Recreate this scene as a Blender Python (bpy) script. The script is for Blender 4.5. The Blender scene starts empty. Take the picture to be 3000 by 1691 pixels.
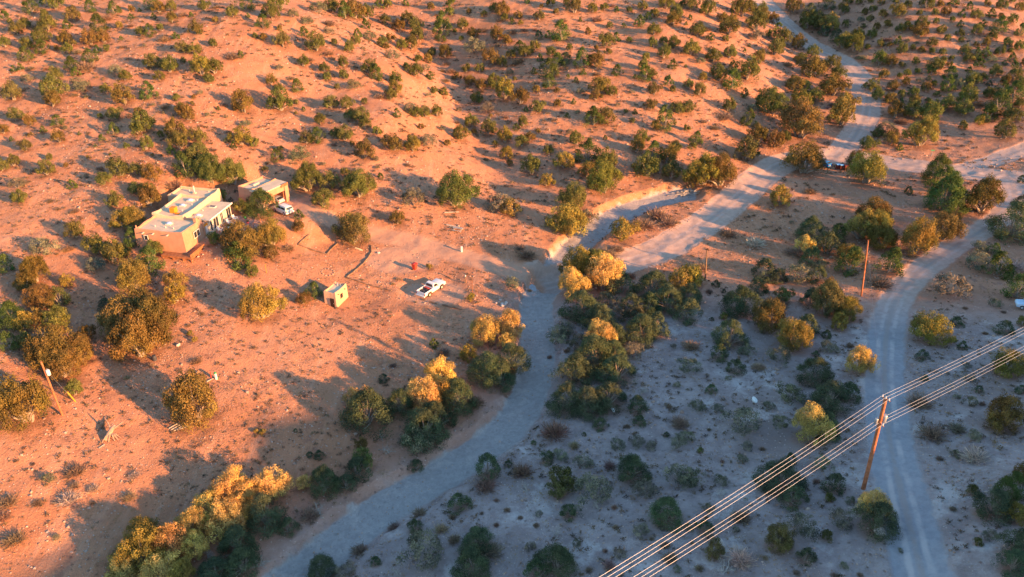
import bpy, math, random
import numpy as np
from mathutils import Vector
R = math.radians
sc = bpy.context.scene
COL = sc.collection
rng = np.random.default_rng(7)
random.seed(7)
# ------------------------------------------------------------------ camera
FPX, CAMH, PITCH = 2271.0, 76.0, R(30)
CP, SP = math.cos(PITCH), math.sin(PITCH)
def ray(u, v):                       # u, v in the 3000 x 1691 frame
    a = (v-845.5)/FPX
    d = np.array([(u-1500)/FPX, CP-a*SP, -SP-a*CP])
    return d
def un(u, v, z):
    d = ray(u, v); t = (CAMH-z)/-d[2]
    return np.array([0, 0, CAMH])+d*t
def depth(p): return p[1]*CP-(p[2]-CAMH)*SP
def proj(p):
    d = depth(p); up = p[1]*SP+(p[2]-CAMH)*CP
    return 1500+FPX*p[0]/d, 845.5-FPX*up/d
cam = bpy.data.cameras.new('camera'); camo = bpy.data.objects.new('camera', cam); COL.objects.link(camo)
cam.sensor_width = 36; cam.lens = FPX/3000*36; cam.clip_end = 6000; cam.clip_start = 1
camo.location = (0, 0, CAMH); camo.rotation_euler = (R(90)-PITCH, 0, 0)
sc.camera = camo
# ------------------------------------------------------------------ light
SUN_EL, SHADE_AZ = R(12), R(31.5)
SX, SY = -math.cos(SHADE_AZ), math.sin(SHADE_AZ)      # the way shadows fall
sd = Vector((-SX*math.cos(SUN_EL), -SY*math.cos(SUN_EL), math.sin(SUN_EL)))   # towards the sun
sl = bpy.data.lights.new('sun', 'SUN'); so = bpy.data.objects.new('sun', sl); COL.objects.link(so)
sl.energy = 5.0; sl.angle = R(0.5); sl.color = (1.0, 0.47, 0.16)
so.rotation_euler = sd.to_track_quat('Z', 'Y').to_euler(); so.location = (150, -100, 150)
w = bpy.data.worlds.new("World"); sc.world = w; w.use_nodes = True
nt = w.node_tree; bg = nt.nodes['Background']
sky = nt.nodes.new('ShaderNodeTexSky'); sky.sky_type = 'NISHITA'; sky.sun_disc = False
sky.sun_elevation = SUN_EL; sky.sun_rotation = math.atan2(sd.x, sd.y)
sky.ozone_density = 3.4; sky.air_density = 1.4; sky.dust_density = 0.4
nt.links.new(sky.outputs[0], bg.inputs[0]); bg.inputs[1].default_value = 0.13
sc.view_settings.view_transform = 'Standard'; sc.view_settings.look = 'None'
sc.view_settings.gamma = 1; sc.view_settings.use_curve_mapping = False
sc.view_settings.exposure = 1.63
# ------------------------------------------------------------------ noise
def vnoise(x, y, seed=0):
    xi = np.floor(x).astype(np.int64); yi = np.floor(y).astype(np.int64)
    fx = x-xi; fy = y-yi; fx = fx*fx*(3-2*fx); fy = fy*fy*(3-2*fy)
    def h(a, b):
        n = (a*374761393+b*668265263+seed*982451653) & 0x7fffffff
        n = ((n ^ (n >> 13))*1274126177) & 0x7fffffff
        n = n ^ (n >> 16)
        return (n & 0xffff)/65535.0
    return (h(xi, yi)*(1-fx)+h(xi+1, yi)*fx)*(1-fy)+(h(xi, yi+1)*(1-fx)+h(xi+1, yi+1)*fx)*fy-.5
def fbm(x, y, sc_, oct_, seed=0):
    s = 0; a = 1
    for i in range(oct_):
        s = s+a*vnoise(x/sc_+i*17.3, y/sc_-i*9.1, seed+i); a *= .5; sc_ *= .5
    return s
def sstep(e0, e1, x):
    t = np.clip((x-e0)/(e1-e0), 0, 1); return t*t*(3-2*t)
K = 3000/2576
# ------------------------------------------------------------------ terrain: landforms given by points on the land
L_, L2, C_, V_ = (9, 129, .205), (7, 140, .19), (4, 171, .22), (5, 193, .17)
CT = [(u, v, L_) for u, v in ((-300, 0), (0, 0), (-200, 250), (50, 250), (0, 500), (250, 100), (250, 400), (500, 0), (500, 200), (450, 400), (720, 40), (-200, 500))]
CT += [(u, v, L2) for u, v in ((820, 230), (900, 120), (1000, 280), (700, 370), (850, 350), (960, 160))]
CT += [(u, v, C_) for u, v in ((1330, 260), (1400, 100), (1420, 350), (1600, 300), (1600, 100), (1750, 20), (1720, 200), (1500, 0), (1250, 0), (1500, 430), (1640, 400))]
CT += [(u, v, V_) for u, v in ((2160, 250), (2060, 130), (1920, 0), (1985, 60), (2115, 370))]
CT += [(1120, 385, 9.6), (1060, 330, 12), (1215, 370, 7.2), (1160, 260, 10.8), (1105, 150, 14.6), (930, 20, 25), (1250, 460, 5.4), (1250, 520, 5), (1000, 500, 8), (1000, 560, 5.5), (900, 600, 4.5), (1150, 600, 4),
  (1300, 640, 3.2), (1400, 600, 3.1), (1500, 520, 4), (1350, 700, 1.4), (1090, 740, 2), (850, 740, 3.2), (1000, 850, 1.6), (700, 850, 3.5), (1200, 780, 1.5),
  (1350, 850, 1), (1320, 1000, .6), (1150, 1150, 0), (930, 1280, -.5), (740, 1450, -1.2), (900, 950, 1), (700, 1100, 1), (450, 1250, .8), (300, 1440, 0), (100, 1300, 2.5), (0, 1440, 2),
  (0, 1150, 4.8), (150, 1040, 5), (500, 1000, 3), (300, 800, 6), (0, 800, 9), (200, 640, 9.6), (430, 600, 9), (530, 560, 9), (700, 510, 9), (640, 640, 7.2), (800, 560, 6.5),
  (1450, 800, 1.6), (1500, 1000, 1.8), (1450, 1100, 1.5), (1250, 1300, 1), (1100, 1440, .5), (1600, 1200, 2.8), (1500, 1440, 2.8), (1800, 800, 2.5), (1800, 1000, 3.5), (1900, 1300, 5.5), (1900, 1440, 5.8),
  (2150, 900, 4.8), (2230, 850, 4.8), (2200, 1100, 6.2), (2300, 1440, 8.5), (2500, 1300, 11), (2576, 1440, 12.5), (2576, 1000, 9), (2576, 850, 8), (2450, 700, 5), (2300, 660, 4.5), (2500, 560, 5),
  (1570, 670, 1.6), (1700, 600, 2.5), (1850, 490, 3.5), (1960, 410, 4.6), (2100, 395, 5), (1690, 490, 3.2), (1600, 450, 4.2), (2300, 500, 4.6), (2100, 520, 3.7), (2100, 650, 3.2), (1900, 650, 2.6),
  (2576, 440, 6.5), (2400, 420, 5.6), (1950, 310, 7.4), (1900, 200, 14), (1900, 100, 20), (2240, 20, 28.3), (2450, 50, 27.5), (2576, 20, 29), (2400, 200, 15), (2300, 330, 7.3), (2576, 300, 11), (2150, 60, 22.2), (2250, 200, 14.2)]
pts = []
for u, v, z in CT:
    if isinstance(z, tuple):
        d = ray(u*K, v*K); s = d[2]/d[1]; z0, y0, m = z
        y = (CAMH-z0+m*y0)/(m-s); z = CAMH+s*y
    p = un(u*K, v*K, z); pts.append((p[0], p[1], z))
pts += [(-260, 300, 46), (0, 420, 55), (230, 380, 60), (-260, 100, 22), (-200, 0, 8), (-60, 0, -2), (0, -100, 0), (140, 0, 14), (180, 100, 18), (260, 230, 34)]
pts = np.array(pts)
def tps_fit(p):
    n = len(p); S = 100.0
    X = p[:, :2]/S
    r2 = ((X[:, None]-X[None])**2).sum(-1)
    A = np.zeros((n+3, n+3)); A[:n, :n] = .5*r2*np.log(r2+1e-12)+np.eye(n)*2e-3
    A[:n, n] = 1; A[:n, n+1:] = X; A[n, :n] = 1; A[n+1:, :n] = X.T
    return X, np.linalg.solve(A, np.concatenate([p[:, 2], np.zeros(3)]))
TX, TW = tps_fit(pts)
def tps(x, y):
    out = np.zeros(x.size); xf = x.ravel()/100; yf = y.ravel()/100
    for i in range(0, x.size, 20000):
        s = slice(i, i+20000)
        r2 = (xf[s, None]-TX[None, :, 0])**2+(yf[s, None]-TX[None, :, 1])**2
        out[s] = .5*(r2*np.log(r2+1e-12))@TW[:-3]+TW[-3]+TW[-2]*xf[s]+TW[-1]*yf[s]
    return out.reshape(x.shape)
tz = lambda x, y: float(tps(np.array([x]), np.array([y]))[0])
def at0(u, v):                        # point of the smooth land seen at a 2576-wide pixel
    d = ray(u*K, v*K); o = np.array([0, 0, CAMH]); t = 60.
    ts = np.arange(50, 420, 1.0); P = o+ts[:, None]*d
    h = tps(P[:, 0], P[:, 1]); i = np.argmax(P[:, 2] < h)
    a, b = ts[max(i-1, 0)], ts[i]
    for _ in range(12):
        m = (a+b)/2; p = o+m*d
        if p[2] < tz(p[0], p[1]): b = m
        else: a = m
    return (o+b*d)
def line(*uv): return np.array([at0(u, v)[:2] for u, v in uv])
def smooth(pl, n=6):
    out = []; P = [pl[0]*2-pl[1]]+list(pl)+[pl[-1]*2-pl[-2]]
    for i in range(1, len(P)-2):
        for t in np.linspace(0, 1, n, endpoint=False):
            a, b, c, d = P[i-1:i+3]
            out.append(.5*((2*b)+(c-a)*t+(2*a-5*b+4*c-d)*t*t+(3*b-a-3*c+d)*t**3))
    out.append(P[-2]); return np.array(out)
def dist_line(x, y, pl):
    best = np.full(x.shape, 1e9); side = np.zeros(x.shape); par = np.zeros(x.shape)
    for i in range(len(pl)-1):
        a, b = pl[i], pl[i+1]; ab = b-a; l2 = ab@ab+1e-9
        t = np.clip(((x-a[0])*ab[0]+(y-a[1])*ab[1])/l2, 0, 1)
        dx = x-a[0]-t*ab[0]; dy = y-a[1]-t*ab[1]; d = np.hypot(dx, dy)
        m = d < best; best = np.where(m, d, best)
        side = np.where(m, np.sign(ab[0]*dy-ab[1]*dx), side); par = np.where(m, i+t, par)
    return best, side, par
WASH = smooth(line((560, 1560), (740, 1440), (935, 1285), (1150, 1155), (1290, 1050), (1345, 930), (1352, 830), (1352, 740), (1395, 680)))
FORK = smooth(line((1380, 690), (1420, 640), (1470, 585), (1560, 525), (1660, 492), (1720, 480)))
ROADU = smooth(line((1880, -60), (1925, 10), (1990, 68), (2070, 132), (2156, 188), (2180, 240), (2174, 300), (2132, 365), (2105, 395)))
TRACK = smooth(line((1360, 690), (1470, 668), (1590, 655), (1710, 602), (1850, 500), (1950, 420), (2040, 395), (2120, 392), (2240, 410), (2380, 428), (2480, 440), (2620, 452)))
SPUR = smooth(line((2400, 430), (2470, 412), (2540, 388), (2640, 350)))
ROADR = smooth(line((2545, 450), (2552, 500), (2520, 545), (2470, 580), (2400, 622), (2320, 678), (2262, 740), (2236, 810), (2226, 900), (2228, 1000), (2242, 1120), (2275, 1260), (2310, 1400), (2350, 1540)))
DRIVE = smooth(line((1340, 690), (1250, 668), (1150, 640), (1050, 612), (960, 592), (880, 575), (800, 555), (740, 528), (715, 505)))
RAV = smooth(line((1250, 470), (1215, 370), (1160, 260), (1105, 150), (930, 20), (880, -30)))
HOUSE_O = np.array([-61.36, 129.91]); E1 = np.array([.2011, .9796]); E2 = np.array([.9796, -.2011])
def hx(a, b): return HOUSE_O+E2*a+E1*b
TRUCK = at0(1081, 738)[:2]
w_t, a_t = (lambda p: (p[0]*SY-p[1]*SX, -(p[0]*SX+p[1]*SY))), None
def wa(x, y): return x*SY*1.0+y*(-SX), -(x*SX+y*SY)       # across / towards-the-sun coordinates
TE = math.tan(SUN_EL)
CW = np.array([(10, 19.8), (20, 18.6), (30, 17.4), (42, 17.5), (57, 16.9), (70, 15.5), (80, 13.8), (95, 12.4), (105, 10.8), (115, 9.4), (122, 7.5), (128, 6.9), (137, 6.5), (156, 5.3), (170, 5), (186, 3.5)])
RDIST = 165.0
def land(x, y):
    z = tps(x, y)
    far = sstep(330, 700, np.hypot(x, y-150)); z = np.clip(z, -8, 75)*(1-far)+30*far
    z = z+1.3*fbm(x, y, 26, 3, 3)*sstep(3, 14, z)+.35*fbm(x, y, 7, 3, 11)
    # gullies running down the hills
    g = np.abs(vnoise(x/11+.35*vnoise(x/9, y/9, 5), y/40, 21)); z = z-.3*sstep(.16, 0, g)*sstep(6, 14, z)*sstep(-.1, .2, vnoise(x/30, y/30, 77))
    dr, _, _ = dist_line(x, y, RAV); z = z-.9*sstep(10, 0, dr)
    # house, garage and parking pads cut flat
    hx_ = (x-HOUSE_O[0])*E2[0]+(y-HOUSE_O[1])*E2[1]; hy_ = (x-HOUSE_O[0])*E1[0]+(y-HOUSE_O[1])*E1[1]
    k = sstep(4, 0, np.maximum(np.maximum(-12-hx_, hx_-6), np.maximum(1.5-hy_, hy_-21)))
    z = z*(1-k)+9.0*k
    fr_ = sstep(3, 0, np.maximum(np.maximum(-7-hx_, hx_-4), np.maximum(-4.5-hy_, hy_-.5))); z = z*(1-fr_)+np.minimum(z, 8.15)*fr_
    gd = np.hypot(x+50.5, y-151.5); k = sstep(17, 7.5, gd); z = z*(1-k)+9.0*k
    td = np.hypot((x-TRUCK[0]-1)/1.25, y-TRUCK[1]-.2); k = sstep(6.4, 4.3, td); z = z*(1-k)+1.85*k
    d, s, p = dist_line(x, y, DRIVE); z = z-.12*sstep(3.2, 2.2, d)
    dw, sw, pw = dist_line(x, y, WASH)
    n = .8*vnoise(x/2.2, y/2.2, 31)+.5*vnoise(x/.9, y/.9, 32)
    wid = 3.0+.9*vnoise(pw*1.3, pw*0, 9)
    bank = np.where(sw > 0, .9, 2.2)
    z = z-1.25*sstep(wid+bank, wid-.1, dw+n*.8)
    df, sf, pf = dist_line(x, y, FORK)
    bank = np.where(sf > 0, .7, 2.0)
    z = z-1.5*sstep(3.1+bank, 2.9, df+n*.9)
    for pl, hw in ((ROADU, 2.8), (TRACK, 3.2), (ROADR, 2.5), (SPUR, 2.5)):
        d, s, p = dist_line(x, y, pl)
        z = z-.10*sstep(hw+1.2, hw-.5, d)+.10*np.exp(-((d-hw-.8)/.6)**2)*(.6+vnoise(x/4, y/4, 71))-.02*np.exp(-((d-.9)/.3)**2)
    # small cut on the hill beside the upper road and rough soil
    z = z+.20*fbm(x, y, 1.9, 2, 41)*sstep(2.5, 4, np.minimum(dw, df)+1)
    # the ridge towards the sun, outside the frame, that shades the valley
    ww, aa = wa(x, y)
    crest = np.interp(ww, CW[:, 0], CW[:, 1])+.6*sstep(95, 60, ww)+RDIST*TE+1.5*vnoise(ww/7, ww*0, 51)+1.6*vnoise(ww/2.1, ww*0, 52)+(1.8*vnoise(ww/3.3, ww*0, 53)+1.6*vnoise(ww/.9, ww*0, 54))*sstep(75, 60, ww)
    crest = crest-30*sstep(190, 226, ww)
    rz = crest-.42*np.abs(aa-RDIST)
    return np.maximum(z, rz)
# one sheet, fine where the picture is and coarse out to the horizon
def axis(lo, hi, st, far):
    a = list(np.arange(lo, hi+.01, st)); s = st; x = a[-1]
    up = []
    while x < far: s *= 1.22; x += s; up.append(x)
    s = st; x = a[0]; dn = []
    while x > -far: s *= 1.22; x -= s; dn.append(x)
    return np.array(dn[::-1]+a+up)
gx = axis(-150, 165, .55, 2500)
ya = [52.0]
while ya[-1] < 330: ya.append(ya[-1]+.34+max(0, (ya[-1]-60))*.0024)
s = ya[-1]-ya[-2]; up = []; x = ya[-1]
while x < 2600: s *= 1.2; x += s; up.append(x)
s = .4; dn = []; x = ya[0]
while x > -2400: s *= 1.2; x -= s; dn.append(x)
gy = np.array(dn[::-1]+ya+up)
GX, GY = np.meshgrid(gx, gy)
GZ = land(GX, GY)
def gz(x, y):
    x = np.asarray(x, float); y = np.asarray(y, float)
    i = np.clip(np.searchsorted(gx, x)-1, 0, len(gx)-2); j = np.clip(np.searchsorted(gy, y)-1, 0, len(gy)-2)
    fx = (x-gx[i])/(gx[i+1]-gx[i]); fy = (y-gy[j])/(gy[j+1]-gy[j])
    return (GZ[j, i]*(1-fx)+GZ[j, i+1]*fx)*(1-fy)+(GZ[j+1, i]*(1-fx)+GZ[j+1, i+1]*fx)*fy
TS = np.arange(60, 400, .6)
def at(u, v):                         # point of the ground seen at (u, v) of the 3000-wide frame
    d = ray(u, v); P = np.array([0, 0, CAMH])+TS[:, None]*d
    h = gz(P[:, 0], P[:, 1]); i = int(np.argmax(P[:, 2] < h))
    if i == 0: i = len(TS)-1
    a, b = TS[i-1], TS[i]
    for _ in range(9):
        m = (a+b)/2; p = d*m
        if CAMH+p[2] < gz(p[0], p[1]): b = m
        else: a = m
    p = d*b; return np.array([p[0], p[1], float(gz(p[0], p[1]))])
def A2(u, v): return at(u*K, v*K)
# ------------------------------------------------------------------ mesh + material helpers
def np_mesh(name, V, F, attrs=None, smooth=False):
    V = np.asarray(V, np.float32); F = np.asarray(F, np.int32); k = F.shape[1]
    me = bpy.data.meshes.new(name); me.vertices.add(len(V)); me.vertices.foreach_set('co', V.ravel())
    me.loops.add(F.size); me.loops.foreach_set('vertex_index', F.ravel())
    me.polygons.add(len(F)); me.polygons.foreach_set('loop_start', np.arange(0, F.size, k, dtype=np.int32))
    me.polygons.foreach_set('loop_total', np.full(len(F), k, np.int32))
    if smooth: me.polygons.foreach_set('use_smooth', np.ones(len(F), bool))
    for n_, (dom, arr) in (attrs or {}).items():
        at_ = me.attributes.new(n_, 'FLOAT', dom); at_.data.foreach_set('value', np.asarray(arr, np.float32).ravel())
    me.update(); return me
class N:                               # tiny node helper
    def __init__(s, name, rough=.9, spec=.2):
        s.m = bpy.data.materials.new(name); s.m.use_nodes = True; s.t = s.m.node_tree
        s.b = s.t.nodes['Principled BSDF']; s.b.inputs['Roughness'].default_value = rough
        s.b.inputs['Specular IOR Level'].default_value = spec
    def n(s, typ, **kw):
        x = s.t.nodes.new(typ)
        for k, v in kw.items():
            if k in x.inputs.keys(): x.inputs[k].default_value = v
            else: setattr(x, k, v)
        return x
    def l(s, a, b): s.t.links.new(a, b)
    def attr(s, name): return s.n('ShaderNodeAttribute', attribute_name=name).outputs['Fac']
    def math(s, op, a, b=None, c=None):
        x = s.n('ShaderNodeMath', operation=op)
        for i, q in enumerate((a, b, c)):
            if q is None: continue
            if isinstance(q, (int, float)): x.inputs[i].default_value = q
            else: s.l(q, x.inputs[i])
        return x.outputs[0]
    def ss(s, x, e0, e1):
        m = s.n('ShaderNodeMapRange', interpolation_type='SMOOTHSTEP'); s.l(x, m.inputs[0])
        m.inputs[1].default_value = e0; m.inputs[2].default_value = e1; return m.outputs[0]
    def noise(s, scale, detail=4, rough=.55, vec=None):
        x = s.n('ShaderNodeTexNoise'); x.inputs['Scale'].default_value = scale; x.inputs['Detail'].default_value = detail
        x.inputs['Roughness'].default_value = rough
        s.l(vec if vec is not None else s.pos(), x.inputs['Vector']); return x.outputs['Fac']
    def pos(s):
        if not hasattr(s, 'p_'): s.p_ = s.n('ShaderNodeNewGeometry').outputs['Position']
        return s.p_
    def obj(s):
        if not hasattr(s, 'o_'): s.o_ = s.n('ShaderNodeTexCoord').outputs['Object']
        return s.o_
    def mix(s, f, a, b, mode='MIX'):
        x = s.n('ShaderNodeMix', data_type='RGBA', blend_type=mode)
        for i, q in ((0, f), (6, a), (7, b)):
            if isinstance(q, (int, float)): x.inputs[i].default_value = q
            elif isinstance(q, tuple): x.inputs[i].default_value = (*q, 1)
            else: s.l(q, x.inputs[i])
        return x.outputs[2]
    def col(s, c):
        if isinstance(c, tuple): s.b.inputs['Base Color'].default_value = (*c, 1)
        else: s.l(c, s.b.inputs['Base Color'])
    def bump(s, h, strength=.5, dist=.1):
        x = s.n('ShaderNodeBump'); x.inputs['Strength'].default_value = strength; x.inputs['Distance'].default_value = dist
        s.l(h, x.inputs['Height']); s.l(x.outputs[0], s.b.inputs['Normal'])
def simple(name, c, rough=.8, spec=.3, metal=0, var=.15, scale=3):
    q = N(name, rough, spec); q.b.inputs['Metallic'].default_value = metal
    if var:
        f = q.noise(scale, 4, .6, q.obj())
        q.col(q.mix(q.ss(f, .3, .7), tuple(x*(1-var) for x in c), tuple(min(1, x*(1+var)) for x in c)))
    else: q.col(c)
    return q.m
# ------------------------------------------------------------------ ground
dW, sW, _ = dist_line(GX, GY, WASH); dF, sF, _ = dist_line(GX, GY, FORK)
wash = np.minimum(dW-3.1, dF-3.2)
rd = np.minimum.reduce([dist_line(GX, GY, pl)[0]-hw for pl, hw in ((ROADU, 3.9), (TRACK, 4.4), (ROADR, 2.8), (SPUR, 3.0))])
rc = np.minimum.reduce([dist_line(GX, GY, pl)[0] for pl in (ROADU, TRACK, ROADR, SPUR, DRIVE)])
dv = dist_line(GX, GY, DRIVE)[0]-2.6
padd = np.hypot((GX-TRUCK[0]-1)/1.3, GY-TRUCK[1]-.2)-4.6
yard = A2(1010, 655); padd = np.minimum(padd, np.hypot((GX-yard[0])/1.5, (GY-yard[1]))-5)
# soil: red on the hills, with a grey shade tone painted in across the wash
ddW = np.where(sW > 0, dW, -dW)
soil_shade = sstep(-14, 6, -ddW+3*fbm(GX, GY, 9, 2, 61))
up_ = sstep(120, 145, GY+.25*GX); soil_shade = soil_shade*(1-up_)+up_*.12*sstep(60, 85, GX)
q = N('soil_shade', .95, .1)
P = q.pos()
n1 = q.noise(.06, 5, .6); n2 = q.noise(.55, 5, .65); n3 = q.noise(3.0, 4, .7); n4 = q.noise(9, 3, .7)
red = q.mix(q.ss(n1, .35, .65), (.475, .22, .122), (.585, .288, .168))
red = q.mix(q.ss(n2, .52, .72), red, (.36, .17, .11))
pale = q.mix(q.ss(n2, .35, .65), (.325, .255, .245), (.43, .35, .335))  # ground tone of the shaded side, shade put into the colour
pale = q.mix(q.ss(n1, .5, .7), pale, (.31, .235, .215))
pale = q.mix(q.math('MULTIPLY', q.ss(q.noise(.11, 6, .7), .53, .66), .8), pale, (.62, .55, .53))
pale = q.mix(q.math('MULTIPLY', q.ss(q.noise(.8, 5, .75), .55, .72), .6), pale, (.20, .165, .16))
mp = q.n('ShaderNodeMapping'); mp.inputs['Scale'].default_value = (.55, .07, .3); q.l(P, mp.inputs['Vector'])
red = q.mix(q.math('MULTIPLY', q.ss(q.noise(1.0, 5, .65, mp.outputs[0]), .52, .68), .55), red, (.62, .345, .225))
red = q.mix(q.math('MULTIPLY', q.ss(q.noise(1.3, 6, .8), .56, .74), .5), red, (.30, .155, .10))
c = q.mix(q.attr('soil_shade'), red, pale)
c = q.mix(q.math('MULTIPLY', q.ss(q.math('ADD', q.attr('litter'), q.math('MULTIPLY', q.math('SUBTRACT', n2, .5), .8)), .25, .8), .7), c, (.25, .125, .075))
grs = q.math('MULTIPLY', q.ss(n3, .52, .72), q.ss(q.noise(.18, 4, .6), .42, .62))
c = q.mix(q.math('MULTIPLY', grs, .55), c, (.32, .21, .11))
vo = q.n('ShaderNodeTexVoronoi'); vo.inputs['Scale'].default_value = 2.1; vo.inputs['Randomness'].default_value = 1; q.l(P, vo.inputs['Vector'])
sep = q.n('ShaderNodeSeparateColor'); q.l(vo.outputs['Color'], sep.inputs[0])
stn = q.math('MULTIPLY', q.ss(vo.outputs['Distance'], .24, .14), q.ss(sep.outputs[0], .62, .66))
stn = q.math('MULTIPLY', stn, q.ss(q.noise(.12, 3, .6), .36, .6))
vd = q.n('ShaderNodeTexVoronoi'); vd.inputs['Scale'].default_value = 1.15; q.l(P, vd.inputs['Vector'])
sp2 = q.n('ShaderNodeSeparateColor'); q.l(vd.outputs['Color'], sp2.inputs[0])
tuft = q.math('MULTIPLY', q.ss(q.math('ADD', vd.outputs['Distance'], q.math('MULTIPLY', n4, .3)), .40, .22), q.ss(sp2.outputs[1], .55, .6))
c = q.mix(q.math('MULTIPLY', tuft, .6), c, (.23, .145, .10))
c = q.mix(q.math('MULTIPLY', stn, .85), c, (.74, .60, .52))
edge = q.math('ADD', q.attr('wash'), q.math('MULTIPLY', q.math('SUBTRACT', n2, .5), 1.6))
fw = q.ss(edge, .25, -.35)
sand = q.mix(q.ss(q.noise(1.4, 5, .7), .35, .65), (.33, .30, .29), (.42, .38, .365))
sand = q.mix(q.math('MULTIPLY', q.ss(q.noise(.45, 6, .75), .5, .66), .55), sand, (.55, .47, .43))
sand = q.mix(q.math('MULTIPLY', q.ss(q.noise(.7, 6, .8), .54, .7), .45), sand, (.22, .20, .195))
sand = q.mix(q.math('MULTIPLY', q.ss(q.noise(16, 2, .6), .6, .75), .5), sand, (.26, .24, .24))
c = q.mix(fw, c, sand)
er = q.math('ADD', q.attr('road'), q.math('MULTIPLY', q.math('SUBTRACT', n2, .5), 1.5))
fr = q.ss(er, .3, -.4)
rut = q.math('ADD', q.attr('rut'), q.math('MULTIPLY', q.math('SUBTRACT', n1, .5), .8))
rutm = q.math('MULTIPLY', q.ss(q.math('ABSOLUTE', q.math('SUBTRACT', rut, .95)), .5, .12), .8)
rdc = q.mix(q.ss(q.noise(.9, 5, .7), .3, .7), q.mix(q.attr('soil_shade'), (.46, .315, .245), (.29, .28, .30)), q.mix(q.attr('soil_shade'), (.56, .39, .31), (.37, .355, .37)))  # road takes the same painted grey shade tone across the wash
rdc = q.mix(q.math('MULTIPLY', rutm, q.math('MULTIPLY', q.ss(q.noise(.25, 4, .7), .35, .6), q.math('ADD', .35, q.math('MULTIPLY', q.attr('soil_shade'), .4)))), rdc, (.60, .52, .49))
rdc = q.mix(q.math('MULTIPLY', q.ss(rut, .5, .1), .7), rdc, (.36, .30, .275))
c = q.mix(fr, c, rdc)
ed = q.math('ADD', q.attr('drive'), q.math('MULTIPLY', q.math('SUBTRACT', n2, .5), 1.8))
fd = q.math('MULTIPLY', q.ss(ed, .6, -.7), .9)
c = q.mix(fd, c, q.mix(q.ss(q.noise(1.1, 5, .65), .3, .7), (.48, .265, .175), (.56, .325, .215)))
q.col(c)
calm = q.math('SUBTRACT', 1.0, q.math('MULTIPLY', q.math('MAXIMUM', q.math('MAXIMUM', q.math('MULTIPLY', fw, .45), fr), fd), .8))
hgt = q.math('MULTIPLY', q.math('ADD', q.math('ADD', q.math('MULTIPLY', n3, .9), q.math('MULTIPLY', n4, .4)), q.math('ADD', q.math('MULTIPLY', stn, .5), q.math('MULTIPLY', tuft, .7))), calm)
q.bump(hgt, .9, .32)
SOIL = q.m
ny, nx = GX.shape
V = np.stack([GX, GY, GZ], -1).reshape(-1, 3)
ii = (np.arange(ny-1)[:, None]*nx+np.arange(nx-1)[None]).ravel()
F = np.stack([ii, ii+1, ii+1+nx, ii+nx], -1)
ctr = lambda a: .25*(a[:-1, :-1]+a[1:, :-1]+a[:-1, 1:]+a[1:, 1:]).ravel()
fwm = ctr(wash) < 0; frm = (ctr(rd) < 0) & ~fwm; fdm = (ctr(dv) < 0) & ~fwm & ~frm
dzx = np.gradient(GZ, gx, axis=1); dzy = np.gradient(GZ, gy, axis=0)
NRM = np.stack([-dzx, -dzy, np.ones_like(dzx)], -1).reshape(-1, 3); NRM /= np.linalg.norm(NRM, axis=1)[:, None]
ATT = dict(wash=np.clip(wash, -6, 6).ravel(), road=np.clip(rd, -6, 6).ravel(), rut=np.clip(rc, 0, 8).ravel(), drive=np.clip(np.minimum(dv, padd), -6, 6).ravel(), soil_shade=soil_shade.ravel())
SURF = []
def surface(name, mask):
    f = F[mask]; used, inv = np.unique(f, return_inverse=True)
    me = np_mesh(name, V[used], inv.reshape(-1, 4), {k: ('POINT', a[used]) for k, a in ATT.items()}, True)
    me.normals_split_custom_set_from_vertices(NRM[used].tolist())
    SURF.append((me, used)); me.materials.append(SOIL); o = bpy.data.objects.new(name, me); COL.objects.link(o); o['kind'] = 'structure'; return o
surface('ground', ~(fwm | frm | fdm)); surface('arroyo_bed', fwm); surface('dirt_road', frm); surface('driveway', fdm)
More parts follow.
